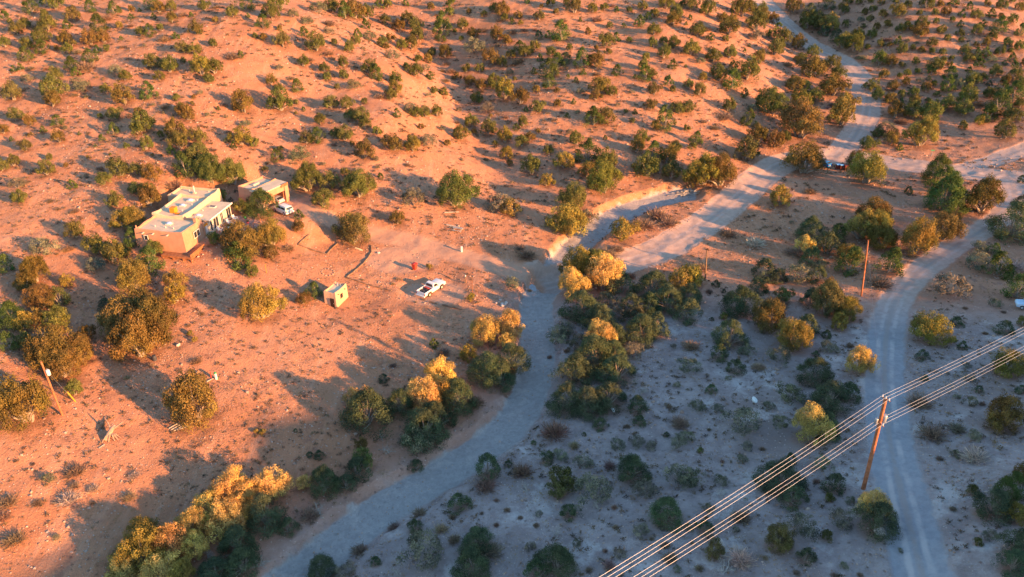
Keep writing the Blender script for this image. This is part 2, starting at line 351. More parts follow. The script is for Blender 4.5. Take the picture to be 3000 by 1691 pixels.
# ------------------------------------------------------------------ object helpers
def link(name, me, mat=None, parent=None):
    o = bpy.data.objects.new(name, me); COL.objects.link(o)
    if mat is not None and me is not None and not me.materials: me.materials.append(mat)
    if parent is not None: o.parent = parent
    return o
def tag(o, label, cat, group=None):
    o['label'] = label; o['category'] = cat
    if group: o['group'] = group
    return o
def thing(name, label, cat, loc, rz=0, group=None):
    o = bpy.data.objects.new(name, None); COL.objects.link(o); o.empty_display_size = .3
    o.location = loc; o.rotation_euler = (0, 0, rz); return tag(o, label, cat, group)
class MB:                              # collects shapes that become ONE mesh
    def __init__(s): s.v = []; s.f = []
    def add(s, v, f):
        k = len(s.v); s.v += [tuple(map(float, p)) for p in v]; s.f += [tuple(i+k for i in q) for q in f]; return s
    def box(s, x0, x1, y0, y1, z0, z1, rz=0, c=(0, 0)):
        v = [(x, y, z) for z in (z0, z1) for x, y in ((x0, y0), (x1, y0), (x1, y1), (x0, y1))]
        if rz: v = [(c[0]+(x-c[0])*math.cos(rz)-(y-c[1])*math.sin(rz), c[1]+(x-c[0])*math.sin(rz)+(y-c[1])*math.cos(rz), z) for x, y, z in v]
        return s.add(v, [(0, 3, 2, 1), (4, 5, 6, 7), (0, 1, 5, 4), (1, 2, 6, 5), (2, 3, 7, 6), (3, 0, 4, 7)])
    def prism(s, poly, z0, z1, taper=None):
        n = len(poly); top = taper or poly
        v = [(*p, z0) for p in poly]+[(*p, z1) for p in top]
        return s.add(v, [tuple(range(n))[::-1], tuple(range(n, 2*n))]+[(i, (i+1) % n, n+(i+1) % n, n+i) for i in range(n)])
    def side(s, prof, y0, y1):         # profile in x-z pushed across y
        n = len(prof); v = [(x, y0, z) for x, z in prof]+[(x, y1, z) for x, z in prof]
        return s.add(v, [tuple(range(n)), tuple(range(n, 2*n))[::-1]]+[(i, n+i, n+(i+1) % n, (i+1) % n) for i in range(n)])
    def tube(s, pts_, rad, n=6):
        pts_ = [Vector(p) for p in pts_]; rad = rad if isinstance(rad, (list, tuple)) else [rad]*len(pts_)
        v = []; f = []
        for i, p in enumerate(pts_):
            t = (pts_[min(i+1, len(pts_)-1)]-pts_[max(i-1, 0)]).normalized()
            a = t.orthogonal().normalized() if abs(t.z) > .9 else t.cross(Vector((0, 0, 1))).normalized(); b = t.cross(a)
            for k in range(n):
                th = 2*math.pi*k/n; v.append(p+(a*math.cos(th)+b*math.sin(th))*rad[i])
        for i in range(len(pts_)-1):
            for k in range(n): f.append((i*n+k, i*n+(k+1) % n, (i+1)*n+(k+1) % n, (i+1)*n+k))
        f.append(tuple(range(n))[::-1]); f.append(tuple(range((len(pts_)-1)*n, len(pts_)*n)))
        return s.add(v, f)
    def cyl(s, x, y, z0, z1, r, r2=None, n=12): return s.tube([(x, y, z0), (x, y, z1)], [r, r2 if r2 is not None else r], n)
    def axle(s, x, y0, y1, z, r, n=16): return s.tube([(x, y0, z), (x, y1, z)], r, n)
    def lathe(s, prof, c=(0, 0), n=14):
        v = []; f = []
        for r, z in prof:
            for k in range(n): v.append((c[0]+r*math.cos(2*math.pi*k/n), c[1]+r*math.sin(2*math.pi*k/n), z))
        for i in range(len(prof)-1):
            for k in range(n): f.append((i*n+k, i*n+(k+1) % n, (i+1)*n+(k+1) % n, (i+1)*n+k))
        f.append(tuple(range(n))[::-1]); f.append(tuple(range((len(prof)-1)*n, len(prof)*n)))
        return s.add(v, f)
    def mesh(s, name, smooth=False, bevel=0, seg=2):
        me = bpy.data.meshes.new(name); me.from_pydata(s.v, [], s.f); me.update()
        import bmesh
        bm = bmesh.new(); bm.from_mesh(me); bmesh.ops.recalc_face_normals(bm, faces=bm.faces)
        if bevel:
            bmesh.ops.bevel(bm, geom=[e for e in bm.edges if len(e.link_faces) == 2 and e.calc_face_angle(0) > .5], offset=bevel, segments=seg, affect='EDGES', profile=.6)
        bm.to_mesh(me); bm.free()
        if smooth:
            for p in me.polygons: p.use_smooth = True
            try: me.set_sharp_from_angle(angle=R(40))
            except Exception: pass
        return me
    def build(s, name, mat, parent=None, smooth=False, bevel=0, seg=2): return link(name, s.mesh(name, smooth, bevel, seg), mat, parent)
# ------------------------------------------------------------------ foliage
q = N('foliage', .85, .12)
oi = q.n('ShaderNodeObjectInfo'); tint = q.attr('tint')
cc = q.mix(1.0, oi.outputs['Color'], q.mix(tint, (.36, .42, .48), (1.65, 1.5, 1.3)), 'MULTIPLY')
hs = q.n('ShaderNodeHueSaturation'); q.l(cc, hs.inputs['Color'])
q.l(q.math('ADD', .5, q.math('MULTIPLY', q.math('SUBTRACT', q.noise(.9, 2, .5, q.obj()), .5), .10)), hs.inputs['Hue'])
q.col(hs.outputs[0]); FOL = q.m
q.b.inputs['Transmission Weight'].default_value = 0
tr = q.n('ShaderNodeBsdfTranslucent'); q.l(hs.outputs[0], tr.inputs[0]); mx = q.n('ShaderNodeMixShader'); mx.inputs[0].default_value = .18
out = q.t.nodes['Material Output']; q.l(q.b.outputs[0], mx.inputs[1]); q.l(tr.outputs[0], mx.inputs[2]); q.l(mx.outputs[0], out.inputs[0])
BARK = simple('bark', (.30, .25, .21), .95, .1, var=.3, scale=6)
GREYWOOD = simple('weathered_wood', (.40, .36, .32), .9, .1, var=.25, scale=5)
def unit(v): return v/(np.linalg.norm(v, axis=-1, keepdims=True)+1e-9)
def quads(pos, nrm, ln, wd, r):
    t = unit(np.cross(nrm, r.normal(size=nrm.shape))); b = np.cross(nrm, t)
    ln = ln[:, None]; wd = wd[:, None]
    V = np.stack([pos-t*ln, pos+b*wd+nrm*wd*.3, pos+t*ln, pos-b*wd+nrm*wd*.3], 1).reshape(-1, 3)
    return V, np.arange(len(V)).reshape(-1, 4)
def crown_geo(r, kind, nc, nl, leaf):
    az = r.uniform(0, 6.283, nc); ph = r.uniform(0, 6.283, 4)
    lump = 1+.16*np.sin(2*az+ph[0])+.13*np.sin(3*az+ph[1])
    if kind == 'juniper':
        sz = np.sin(np.arcsin(r.uniform(-.25, 1, nc))); rr = r.uniform(.62, .95, nc)**.7
        inner = r.random(nc) < .2; rr[inner] *= .55
        h = np.sqrt(1-np.clip(sz, -1, 1)**2)
        C = np.stack([np.cos(az)*h*rr*lump*.82, np.sin(az)*h*rr*lump*.82, .42+sz*rr*.66*(1+.15*np.sin(az+ph[2]))], -1)
        rad = r.uniform(.14, .27, nc)*(1.25 if nc < 40 else 1.08 if nc < 60 else 1); mid = np.array([0, 0, .35])
    else:
        t = r.uniform(.0, 1, nc)**1.25; rr = r.uniform(.55, 1, nc)**.5
        w_ = (1-t**1.7)*.78+.08
        C = np.stack([np.cos(az)*w_*rr*lump, np.sin(az)*w_*rr*lump, .18+t*1.35], -1)
        rad = r.uniform(.2, .33, nc)*(1.05-.35*t); mid = np.array([0, 0, .5])
    C[:, 2] = np.maximum(C[:, 2], rad*.75)
    ct = np.clip(r.normal(.42, .2, nc), 0, 1)
    n = nc*nl; ci = np.repeat(np.arange(nc), nl)
    od = unit(C-mid)[ci]
    d = unit(r.normal(size=(n, 3))+.55*od)
    pos = C[ci]+d*(rad[ci]*r.uniform(.55, 1.12, n))[:, None]*np.array([1, 1, .85])
    nrm = unit(d+.55*r.normal(size=(n, 3))*.8)
    V, F_ = quads(pos, nrm, leaf*r.uniform(.7, 1.5, n), leaf*r.uniform(.35, .75, n), r)
    T = np.clip(ct[ci]+r.normal(0, .12, n), 0, 1)
    keep = V.reshape(-1, 4, 3)[:, :, 2].min(1) > -.08
    F_ = F_[keep]; T = T[keep]
    return V, F_, T, C, rad
def limb_mb(r, C, n, thick):
    mb = MB()
    idx = r.choice(len(C), min(n, len(C)), replace=False)
    for i in idx:
        e = C[i]; a = r.normal(0, .05, 2)
        m1 = np.array([e[0]*.25+a[0], e[1]*.25+a[1], e[2]*.35]); m2 = np.array([e[0]*.62, e[1]*.62, e[2]*.68+.03])
        mb.tube([(a[0]*.8, a[1]*.8, -.12), m1, m2, e*r.uniform(.85, 1.08)], [thick, thick*.8, thick*.5, thick*.18], 5)
    return mb
def bush_geo(r, nb, ln, wd, flat):     # many thin stems from one root
    az = r.uniform(0, 6.283, nb); el = np.arcsin(r.uniform(flat, 1, nb)); L = r.uniform(.45, 1, nb)
    d = np.stack([np.cos(az)*np.cos(el), np.sin(az)*np.cos(el), np.sin(el)], -1)
    root = r.normal(0, .22, (nb, 3))*np.array([1, 1, 0])
    tip = root+d*L[:, None]*ln*np.array([1, 1, .9])
    base = root+d*(L*.25)[:, None]
    s = unit(np.cross(d, r.normal(size=d.shape)))*wd*r.uniform(.6, 1.5, nb)[:, None]
    mid_ = base*.35+tip*.65+r.normal(0, .05, (nb, 3))
    V = np.stack([base, mid_+s, tip, mid_-s], 1).reshape(-1, 3); V[:, 2] = np.maximum(V[:, 2], -.03)
    return V, np.arange(len(V)).reshape(-1, 4), np.clip(r.normal(.45, .2, nb), 0, 1)
VAR = {}
def joined(name, V, F_, T, mb):
    n0 = len(V); V2 = np.concatenate([V, np.array(mb.v).reshape(-1, 3)]); me = bpy.data.meshes.new(name)
    fl = [tuple(map(int, f)) for f in F_]+[tuple(i+n0 for i in f) for f in mb.f]
    me.from_pydata(V2.tolist(), [], fl)
    me.materials.append(FOL); me.materials.append(BARK)
    mi = np.zeros(len(fl), np.int32); mi[len(F_):] = 1; me.polygons.foreach_set('material_index', mi)
    a = me.attributes.new('tint', 'FLOAT', 'FACE'); a.data.foreach_set('value', np.concatenate([T, np.full(len(mb.f), .5)]).astype(np.float32)); me.update()
    return me
for kind in ('juniper', 'pinyon'):
    for lod, (nv, nc, nl, leaf, nlimb) in dict(hi=(6, 90, 125, .026, 16), mid=(6, 52, 62, .042, 7), lo=(7, 34, 26, .085, 4)).items():
        lst = []
        for i in range(nv):
            r = np.random.default_rng(hash((kind, lod, i)) % 1000 if 0 else 100*nv+i+(0 if kind == 'juniper' else 50)+len(lod))
            V_2, F_2, T_2, C2, rad2 = crown_geo(r, kind, nc, nl, leaf)
            mb = limb_mb(r, C2, nlimb, .05 if kind == 'juniper' else .04)
            if lod == 'lo': lst.append(joined(kind, V_2, F_2, T_2, mb))
            else:
                cm = np_mesh('crown', V_2, F_2, {'tint': ('FACE', T_2)}); cm.materials.append(FOL)
                tm = mb.mesh('trunk'); tm.materials.append(BARK); lst.append((cm, tm))
        VAR[kind, lod] = lst
for kind, nb, ln, wd, flat in (('sage', 420, 1.0, .05, .1), ('dry', 620, 1.05, .017, .12)):
    lst = []
    for i in range(5):
        r = np.random.default_rng(300+i+len(kind)*10)
        V_2, F_2, T_2 = bush_geo(r, nb, ln, wd, flat) if kind == 'dry' else crown_geo(r, 'juniper', 46, 46, .042)[:3]
        mb = MB()
        for k in range(7):
            a = r.uniform(0, 6.28); l = r.uniform(.4, .8); mb.tube([(0, 0, -.08), (math.cos(a)*l*.5, math.sin(a)*l*.5, l*.4), (math.cos(a)*l, math.sin(a)*l, l*.9)], [.03, .02, .008], 4)
        lst.append(joined(kind, V_2, F_2, T_2, mb))
    VAR[kind, 'x'] = lst
def dead_mesh(r):
    mb = MB()
    def br(p, d, l, th, lv):
        p = np.array(p); q1 = p+d*l*.5+r.normal(0, .06*l, 3); q2 = q1+unit(d+r.normal(0, .25, 3))*l*.5
        mb.tube([p, q1, q2], [th, th*.8, th*.55], 5)
        if lv:
            for k in range(3 if lv > 1 else 4):
                d2 = unit(d+r.normal(0, .6, 3)+np.array([0, 0, .12])); br(q1 if k == 0 else q2, d2, l*.66, th*.52, lv-1)
    for k in range(3): br((0, 0, -.1), unit(np.array([r.normal(0, .6), r.normal(0, .6), .8])), .55, .05, 3)
    me = mb.mesh('snag'); me.materials.append(GREYWOOD); return me
VAR['dead', 'x'] = [dead_mesh(np.random.default_rng(400+i)) for i in range(3)]
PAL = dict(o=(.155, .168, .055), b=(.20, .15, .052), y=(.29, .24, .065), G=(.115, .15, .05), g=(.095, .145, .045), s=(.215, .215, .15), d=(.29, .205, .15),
           k=(.10, .135, .075), Y=(.66, .475, .155), m=(.16, .152, .06), x=(.42, .38, .35), p=(.52, .42, .36), c=(.38, .28, .18))  # k leaves carry painted shade, Y leaves painted sunlight
CNAME = dict(o='olive', b='russet brown', y='yellow-green', G='green', g='green', s='grey-green', d='dry pinkish', k='shaded green', Y='sunlit', m='brownish olive', x='bare grey', p='pale', c='tan')
CROPS = {}
# ------------------------------------------------------------------ where every tree and bush stands: x, y, width in nine enlarged windows of the survey photo
CROPS[0, 0] = '''240 60 110g,320 20 50g,425 25 130o,20 60 50d,40 125 80g,80 165 50m,190 180 100o,135 225 100m,335 110 70o,370 180 140o,280 185 90d,555 120 120m,515 190 70g,685 58 90g,865 70 100g,800 115 100d,
755 190 130g,990 127 50g,905 193 65b,985 183 60d,1155 25 110g,1160 128 50g,1205 58 110b,1300 55 90o,1380 95 80d,1445 115 45g,1545 48 95o,1300 140 90b,1210 212 65o,1060 240 90o,1130 238 90g,1250 270 110d,1330 275 60g,
1640 38 60d,1850 30 130g,1955 25 60d,1755 92 105o,1870 122 40g,2050 92 130m,1985 105 60g,2205 95 110s,1985 175 105g,2120 8 160o,2400 55 130s,2510 45 130m,2315 150 100s,2480 155 110d,2475 225 90s,2295 245 80g,
1475 215 110m,1505 245 40g,320 285 130o,45 325 90o,215 340 100o,325 360 110g,205 420 110g,500 295 110b,540 325 80m,515 370 90o,590 375 80d,690 290 130b,790 285 110b,805 365 65o,915 290 40g,920 345 50d,
1610 325 70o,1390 360 110m,1480 375 110o,1755 395 130d,1820 415 60g,1985 280 70b,1925 270 50o,2130 310 120m,2390 330 150o,2520 320 60o,2480 385 80d,680 430 100g,650 470 150d,550 495 110g,575 550 80g,535 450 60g,
105 522 50g,160 512 60g,235 500 70d,215 587 105s,420 575 110o,615 630 140s,880 525 110s,945 575 90o,800 670 90y,110 705 140m,415 680 170o,400 760 120b,950 730 150b,1125 690 130g,1155 465 130m,1205 575 90o,
1285 500 130o,1525 510 150y,1620 510 130o,1580 590 90o,1330 735 70o,1850 670 80d,2050 605 90b,2250 650 100g,2100 665 85m,1840 790 160b,2125 775 170o,2410 900 95o,2500 775 120o,2445 510 90o,2290 470 90o,
2330 435 80d,2110 505 80s,2470 575 80o,2195 575 70d,125 870 110o,235 915 95b,440 915 90g,330 980 55g,450 1035 110b,90 1045 40g,200 1100 100m,35 975 90b,110 1215 100o,20 1250 110o,360 1275 130o,135 1375 120s,
550 1390 80g,670 1188 40b,885 860 120m,860 980 90g,1085 930 170o,1040 975 110o,1105 1085 120o,1250 790 80d,1370 820 100o,1415 860 130b,1340 1000 150b,1360 1070 150o,1295 1140 70g,1510 1030 120o,1515 1105 90o,
1450 1170 130o,1820 1035 160y,1920 1075 80o,1760 1095 60g,1850 925 90s,2320 1040 120m,2400 1030 110g,2530 1010 90o,2090 1180 90g,2265 1155 160s,910 1270 160o,790 1350 120o,1030 1280 110o,1150 1310 140b,1410 1275 160g,
1510 1210 170o,1590 1300 200o,1760 1315 190o,1310 1360 140d,2330 1370 190o,2500 1370 150o,1035 1420 110m,1130 1430 120o,480 840 30d,1700 640 40s,1610 600 40s,1510 690 60s,720 1100 30g,600 1005 30g,2290 825 40g,1020 1000 40d'''
CROPS[1000, 0] = '''285 35 80g,350 30 80o,485 25 60g,830 20 80o,675 45 70b,100 90 140b,30 100 110g,190 110 120o,185 190 80g,215 265 110s,125 258 80g,105 310 90o,65 360 90o,160 360 40s,335 150 90o,435 195 110b,500 140 110o,570 185 110o,
375 285 80b,310 325 90o,345 350 70b,455 340 100o,530 335 110m,570 270 120o,385 415 110s,750 280 90g,765 200 140g,825 90 80o,955 88 50b,915 185 90o,1075 105 55y,1155 55 90o,1220 80 120b,1230 130 70o,1285 165 50g,
1335 118 70b,1350 170 45y,1490 120 90m,1580 20 80o,1510 45 40b,1700 20 60o,1755 55 120m,1895 65 80o,1980 55 70o,1400 10 50g,2075 75 45g,2170 72 60o,2270 48 80o,1670 140 80d,1930 130 90d,1800 150 35g,2310 130 60g,
2370 105 80o,2250 170 80g,2500 150 120b,2520 100 110o,2450 25 120o,2570 30 60o,2130 195 40g,2355 225 110o,1005 340 170s,1000 255 100b,1180 265 110b,1250 305 80b,1295 220 90d,1490 265 80k,1560 265 60g,1660 250 140g,
1460 210 60d,1380 210 80d,1345 370 100g,1390 385 110o,1465 350 80o,1580 385 90o,1500 440 60g,1715 360 60o,1690 440 110k,1630 485 110g,1820 455 130g,1920 465 130b,1130 445 130b,1210 470 90b,1280 410 80b,1340 440 100d,
1300 470 70d,785 395 110b,685 390 75o,795 465 70d,655 445 80b,580 450 70o,640 500 80s,490 500 60o,550 530 120o,670 575 70g,785 590 80d,215 510 130o,265 555 100g,290 595 45g,25 470 90o,20 570 80o,90 630 110s,
420 600 110o,415 670 120b,295 700 110d,375 720 100o,175 760 65o,45 780 110o,945 520 70o,1040 515 80o,870 575 70b,970 605 100b,1050 635 100b,1155 605 110o,1130 640 80o,1240 690 160y,1350 740 130b,1020 740 110o,
1100 800 110s,700 680 70o,770 690 80o,655 710 60s,1565 530 140g,1570 620 110g,1820 550 55g,1710 580 40g,1770 605 45g,1925 540 80d,1800 680 70s,1960 650 150b,1920 720 100b,2040 690 90o,2080 540 85g,2270 500 90o,
2290 560 120g,2340 560 90o,2465 620 80g,2355 675 110m,2295 430 70o,2430 400 110o,2500 490 75g,2350 330 80o,2425 305 80o,2510 325 110o,1985 310 120o,2070 285 70g,1925 365 50b,2010 385 60o,2175 300 60o,2190 690 50s,
2335 790 100m,2540 820 110o,1490 810 110o,1900 895 140g,1970 880 150b,2430 920 150g,2360 950 80b,2210 845 40g,1375 920 90o,1320 960 60g,1235 1030 120y,1360 1065 110o,1420 1030 90b,1245 1155 110y,1270 1230 60b,
985 920 110o,1110 960 130o,905 1005 130o,870 910 60d,520 810 110s,560 850 100o,420 860 70g,640 850 100o,720 845 95o,150 870 140o,70 870 100o,180 930 100o,270 990 80o,30 1010 140o,645 1055 130s,395 1085 140b,
540 1095 130y,175 1140 150b,1770 1050 110o,1560 1125 95o,1680 1215 150y,1430 1260 150o,1860 1170 160g,2000 1230 160o,1850 1290 120b,1550 1360 120y,1980 1370 220o,2260 1040 110o,2230 1110 120b,2350 1160 130g,
2300 1260 180o,2450 1180 140b,2520 1110 100o,2480 1300 150m,120 1280 90s,30 1290 70o,295 1330 60g,130 1400 230o,960 1310 90d,
1190 140 60d,1080 210 70d,1180 340 60s,1450 490 60x,1270 540 80s,1240 870 60d,2030 440 50d,500 1230 60d,1090 1190 50d,910 1200 40s,830 520 80d,760 520 60d'''
CROPS[2000, 0] = '''60 30 120m,190 70 130o,55 135 45g,25 180 30g,110 230 120o,180 200 90d,205 280 70g,345 210 150o,320 290 60o,300 140 90b,370 150 90b,440 70 160o,510 60 110o,590 75 100o,600 120 120b,680 140 90b,545 180 150o,555 265 120s,
660 260 80o,750 290 140m,870 330 110b,690 370 130o,720 340 100o,565 435 100b,500 345 30g,465 385 30g,795 465 90d,880 440 90o,980 390 110o,60 370 130o,230 420 120o,350 400 110o,130 450 80s,20 500 30g,150 580 80b,
270 560 140o,480 540 170o,370 620 130g,470 710 75g,580 685 30g,125 680 110m,40 640 90o,35 810 110o,340 800 110o,310 850 140d,490 900 120g,515 810 90s,240 945 80d,30 970 60o,660 790 190o,960 520 180b,1110 480 130m,
1170 560 110o,1130 660 180b,830 635 130b,920 650 100o,890 750 140o,990 730 120o,1230 780 150y,1190 880 180b,890 940 260b,690 1060 150b,560 1030 150b,470 1130 180m,760 1040 100o,100 1050 100g,70 1100 70o,150 1310 230y,
270 1320 220b,60 1370 120b,910 1220 240b,1010 1190 90m,1290 1210 140b,1390 1300 230y,790 1205 60s,830 50 130m,930 160 150o,1000 170 140m,1090 185 150y,1210 70 90o,1080 30 120k,1200 320 130o,1310 270 110y,1290 340 140o,
1230 185 60o,1340 140 80s,1370 90 60b,1410 140 60o,1510 110 80b,1605 85 110y,1490 20 60b,1465 205 60b,1350 415 90c,1480 450 110o,1560 470 100b,1650 490 60b,1540 280 80d,1620 310 70g,1480 330 70o,1650 370 90o,
1640 215 80o,1690 200 80o,1780 235 120b,1800 170 100o,1700 130 60d,1840 20 120o,1900 95 60o,1560 335 50b,1510 565 80b,1420 650 120o,1460 720 100o,1580 650 90b,1560 740 100b,1670 620 70b,1740 700 90o,1740 760 100b,
1830 660 80b,1780 600 70s,1870 530 80o,1875 385 60o,1900 490 120o,1960 450 60o,2010 560 110g,2025 435 50o,1990 640 110g,2080 620 110s,1600 840 130b,1640 890 110d,1730 840 150o,1850 850 160o,1980 790 130o,1900 900 60o,
1905 950 50o,2110 950 75o,1530 950 140s,1560 1045 130b,1780 1030 200y,1400 1085 130o,1470 1000 90o,1630 1110 60g,2040 15 80g,2100 110 60g,2090 185 50g,2030 145 50o,2160 50 60g,2210 110 90o,2320 105 70g,2210 230 90o,
2330 270 80o,2095 300 50o,2260 180 60g,2380 200 120g,2400 40 90o,2470 150 80o,2540 50 80b,2540 240 90g,2120 380 90o,2150 440 80o,2200 410 90g,2280 400 80g,2330 440 80s,2390 390 80o,2480 440 70g,2540 350 90o,
2180 600 120o,2260 580 80o,2350 540 100o,2400 670 110g,2140 740 150o,2110 820 130o,2240 770 80d,2300 700 100o,2370 790 170g,2300 860 130g,2470 870 130o,2480 720 140g,2540 640 110o,2540 780 90o,2235 910 80y,
2420 990 150m,2500 560 100o,2430 600 80b,2570 470 60b,1910 1300 190g,1950 1370 170g,2550 1350 70k,740 1430 80y,960 1420 100d,1060 230 100k,960 70 100k,1150 270 110k,1330 420 60d,1410 520 40d,
1690 300 50s,1760 320 40s,1980 1050 40d,2000 1110 40d,1120 780 60d,1090 800 50p,1700 1435 70k'''
CROPS[0, 564] = '''155 30 120o,1130 35 170b,885 65 130o,985 200 190y,565 120 80d,585 290 140m,350 400 180s,515 400 100d,50 540 130g,280 600 200b,200 690 150b,515 665 110y,325 790 200b,455 790 140g,100 940 190g,190 990 150y,270 950 150b,
440 950 180o,70 1130 140g,200 1120 130o,440 1180 320b,660 1060 130b,500 1290 260b,620 1200 200b,740 400 160o,860 460 170o,730 530 140s,940 440 120o,1010 350 130g,1165 440 130o,1130 540 170g,1020 650 220y,1330 650 150y,
1340 760 160y,1080 900 330b,950 1020 300b,1190 1010 330b,1060 1110 340b,1440 1060 50y,1475 1105 45y,800 830 110k,1985 850 260y,2290 800 110b,2370 740 120g,1850 400 250b,2040 330 210y,1800 480 180g,2050 450 130b,
1620 350 110o,1910 590 110o,1780 560 60g,2260 170 75g,2255 255 100b,2440 50 160o,1985 95 190g,1820 110 120y,1970 165 90c,1670 20 110o,2180 400 100d,1480 1250 90d,430 110 50d,960 1380 60c,1140 1290 60c,1080 730 60k,
1520 900 60d,1600 860 50d,1420 990 50d,240 180 40d,690 95 40d,380 50 60d,610 180 40d'''
CROPS[1000, 564] = '''100 290 250m,430 190 120b,530 40 170s,870 5 250G,1210 70 200s,1270 110 150y,1740 50 190o,1710 230 250y,1850 170 160s,2280 200 170d,2380 130 170d,2460 190 150d,2200 240 130d,2130 300 180y,2010 430 140d,2080 400 110d,
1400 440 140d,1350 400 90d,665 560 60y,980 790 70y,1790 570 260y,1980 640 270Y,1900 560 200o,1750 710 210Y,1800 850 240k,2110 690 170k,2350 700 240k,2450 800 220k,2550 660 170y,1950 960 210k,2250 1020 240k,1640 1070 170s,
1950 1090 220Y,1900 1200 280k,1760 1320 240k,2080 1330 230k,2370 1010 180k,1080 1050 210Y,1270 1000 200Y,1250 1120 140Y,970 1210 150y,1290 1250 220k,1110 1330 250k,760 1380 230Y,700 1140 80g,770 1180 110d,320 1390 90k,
390 1290 60d,1210 1380 200k,2010 800 150s,2180 850 170k,2320 850 170k,2080 900 140s,2210 930 180k,2060 1080 180k,1790 1110 150s,2190 1180 160s,2060 1200 190k,1700 1010 130s,2180 610 90d,390 680 40c,430 640 50c,160 650 30c,1420 730 40c,820 250 50x,1700 1180 60d,1570 1230 50d,620 800 30c,560 820 30c'''
CROPS[2000, 564] = '''740 40 160y,1440 150 210b,1340 270 220y,1460 260 200y,1500 350 210b,1740 370 250y,1960 270 230b,2060 185 90m,1950 50 230g,2050 90 170g,2250 60 240b,2480 240 270k,2540 70 120k,960 290 190k,1080 400 180k,920 410 150Y,
840 420 140d,1040 540 130s,850 590 200s,610 580 180k,550 350 140p,340 280 130d,1245 460 140y,1250 540 180g,1550 540 180g,1370 440 120p,1480 640 170d,2230 400 120s,2220 500 190s,2370 560 180g,2500 520 170p,2340 430 100g,
2010 690 220s,2510 730 180g,1850 1030 240y,2065 965 100k,2105 1150 80k,1000 710 120d,1110 690 100b,1080 830 240m,1220 880 200y,1180 980 140y,1240 780 110c,690 800 180d,760 780 130o,640 930 240b,430 820 230k,350 1070 200k,
820 1090 230y,860 970 130p,720 1220 160s,1090 1150 130s,960 800 150k,560 700 150k,930 1000 170k,720 620 130k,1010 620 150k,960 480 160k,1150 330 150g,1080 1065 80k,980 1340 220k,1330 1280 200Y,400 1310 130k,60 1130 130d,40 1280 160s,2440 1290 220y,2550 970 90y,1820 1390 60k,250 685 70k,40 770 190k,60 640 170y,30 900 180k,820 220 40s,
2130 860 50d,2420 890 50d,2280 1050 50d,200 730 70d,310 740 40k,220 950 40k,600 1040 60s,620 700 60d'''
CROPS[0, 1127] = '''210 150 350b,1490 140 380b,570 30 130o,1980 350 60y,1935 345 50y,2230 345 40k,2340 520 60k,2410 520 90k,570 620 150d,520 830 150p,370 690 110s,705 760 100p,1020 660 90p,970 820 110d,60 850 150d,110 1130 150d,430 1140 70s,
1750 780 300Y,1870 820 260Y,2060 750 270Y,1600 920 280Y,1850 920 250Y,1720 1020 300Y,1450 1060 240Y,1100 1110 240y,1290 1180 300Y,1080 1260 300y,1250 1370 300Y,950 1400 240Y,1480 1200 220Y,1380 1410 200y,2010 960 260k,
1800 1180 260k,1830 1330 230k,1640 1380 240k,2450 720 220k,2290 730 140Y,2330 950 140d,2430 1370 210k,2180 1060 140k,30 970 110d,280 870 90d,560 740 80d,180 470 40d,250 590 40d,700 880 50d,1950 1330 140x,2400 900 140x,1560 1260 130x'''
CROPS[1000, 1127] = '''200 180 310k,130 110 170Y,640 70 260Y,440 130 190k,620 300 300k,560 400 220s,720 230 230k,880 80 250k,1010 100 140d,370 460 150x,150 450 110b,180 560 160o,130 620 170k,40 730 150k,1100 610 180k,1090 720 160d,
1260 590 70k,1360 620 160d,1550 540 110k,1640 510 120s,1820 560 140s,1670 700 180o,1640 780 150o,1880 770 260s,1390 760 140x,2200 620 220k,2290 760 170s,2450 940 230k,2540 660 180s,1610 310 190d,1955 290 110k,1700 90 240k,
1860 120 230k,2010 80 230k,2540 410 130s,560 1060 120k,600 1210 290s,1030 1160 220k,990 1330 260k,1120 1210 180d,850 1140 110d,1620 1320 240k,1480 1390 170k,1650 1280 150k,590 940 130d,400 1050 110d,140 1220 130d,260 1320 90k,
1600 1080 150x,1470 1045 60d,40 1380 150s,1940 900 120x,2250 20 130x,1170 860 50d,1250 930 60d,1060 960 40d,1350 990 50d,1170 1045 50d,2070 1060 60d,1990 1240 50d,2340 1150 50d,660 1400 130x,430 1400 120x,1450 430 50k,
300 370 90x,560 600 110k,2450 370 50k,1830 370 40k'''
CROPS[2000, 1127] = '''790 40 190s,1100 90 260k,1230 50 170k,960 320 260Y,740 270 130s,1060 300 190k,430 240 240s,60 680 170s,30 370 120s,730 680 280k,800 560 110k,820 820 170k,290 710 110s,440 545 90s,1140 730 170k,1450 990 260k,1440 890 200Y,
1180 990 170s,900 1030 200s,720 1150 210m,240 1240 150m,440 1270 190p,300 1350 200x,440 970 140d,2390 240 240b,1880 330 190d,2210 500 180p,2070 300 140d,1780 90 180d,2540 660 160b,2450 780 200g,2330 890 240k,2500 970 170y,
2520 1200 230k,2480 1320 200k,2040 920 70d,1640 1240 50s,1200 760 90x,600 470 60d,300 570 40d,1940 540 70d,2260 130 60d,2550 30 90k,1150 1420 80d,1340 1420 60d,860 1400 70d,300 800 140x,200 330 40d'''
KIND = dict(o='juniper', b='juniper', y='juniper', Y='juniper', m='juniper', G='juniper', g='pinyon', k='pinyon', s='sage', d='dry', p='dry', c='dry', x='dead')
TREES = []
for (X0, Y0), txt in CROPS.items():
    for it in txt.replace('\n', '').split(','):
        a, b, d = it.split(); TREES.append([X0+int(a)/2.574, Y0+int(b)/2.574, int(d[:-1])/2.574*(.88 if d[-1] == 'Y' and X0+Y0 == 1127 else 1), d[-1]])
fill = np.random.default_rng(33); n_f = 0
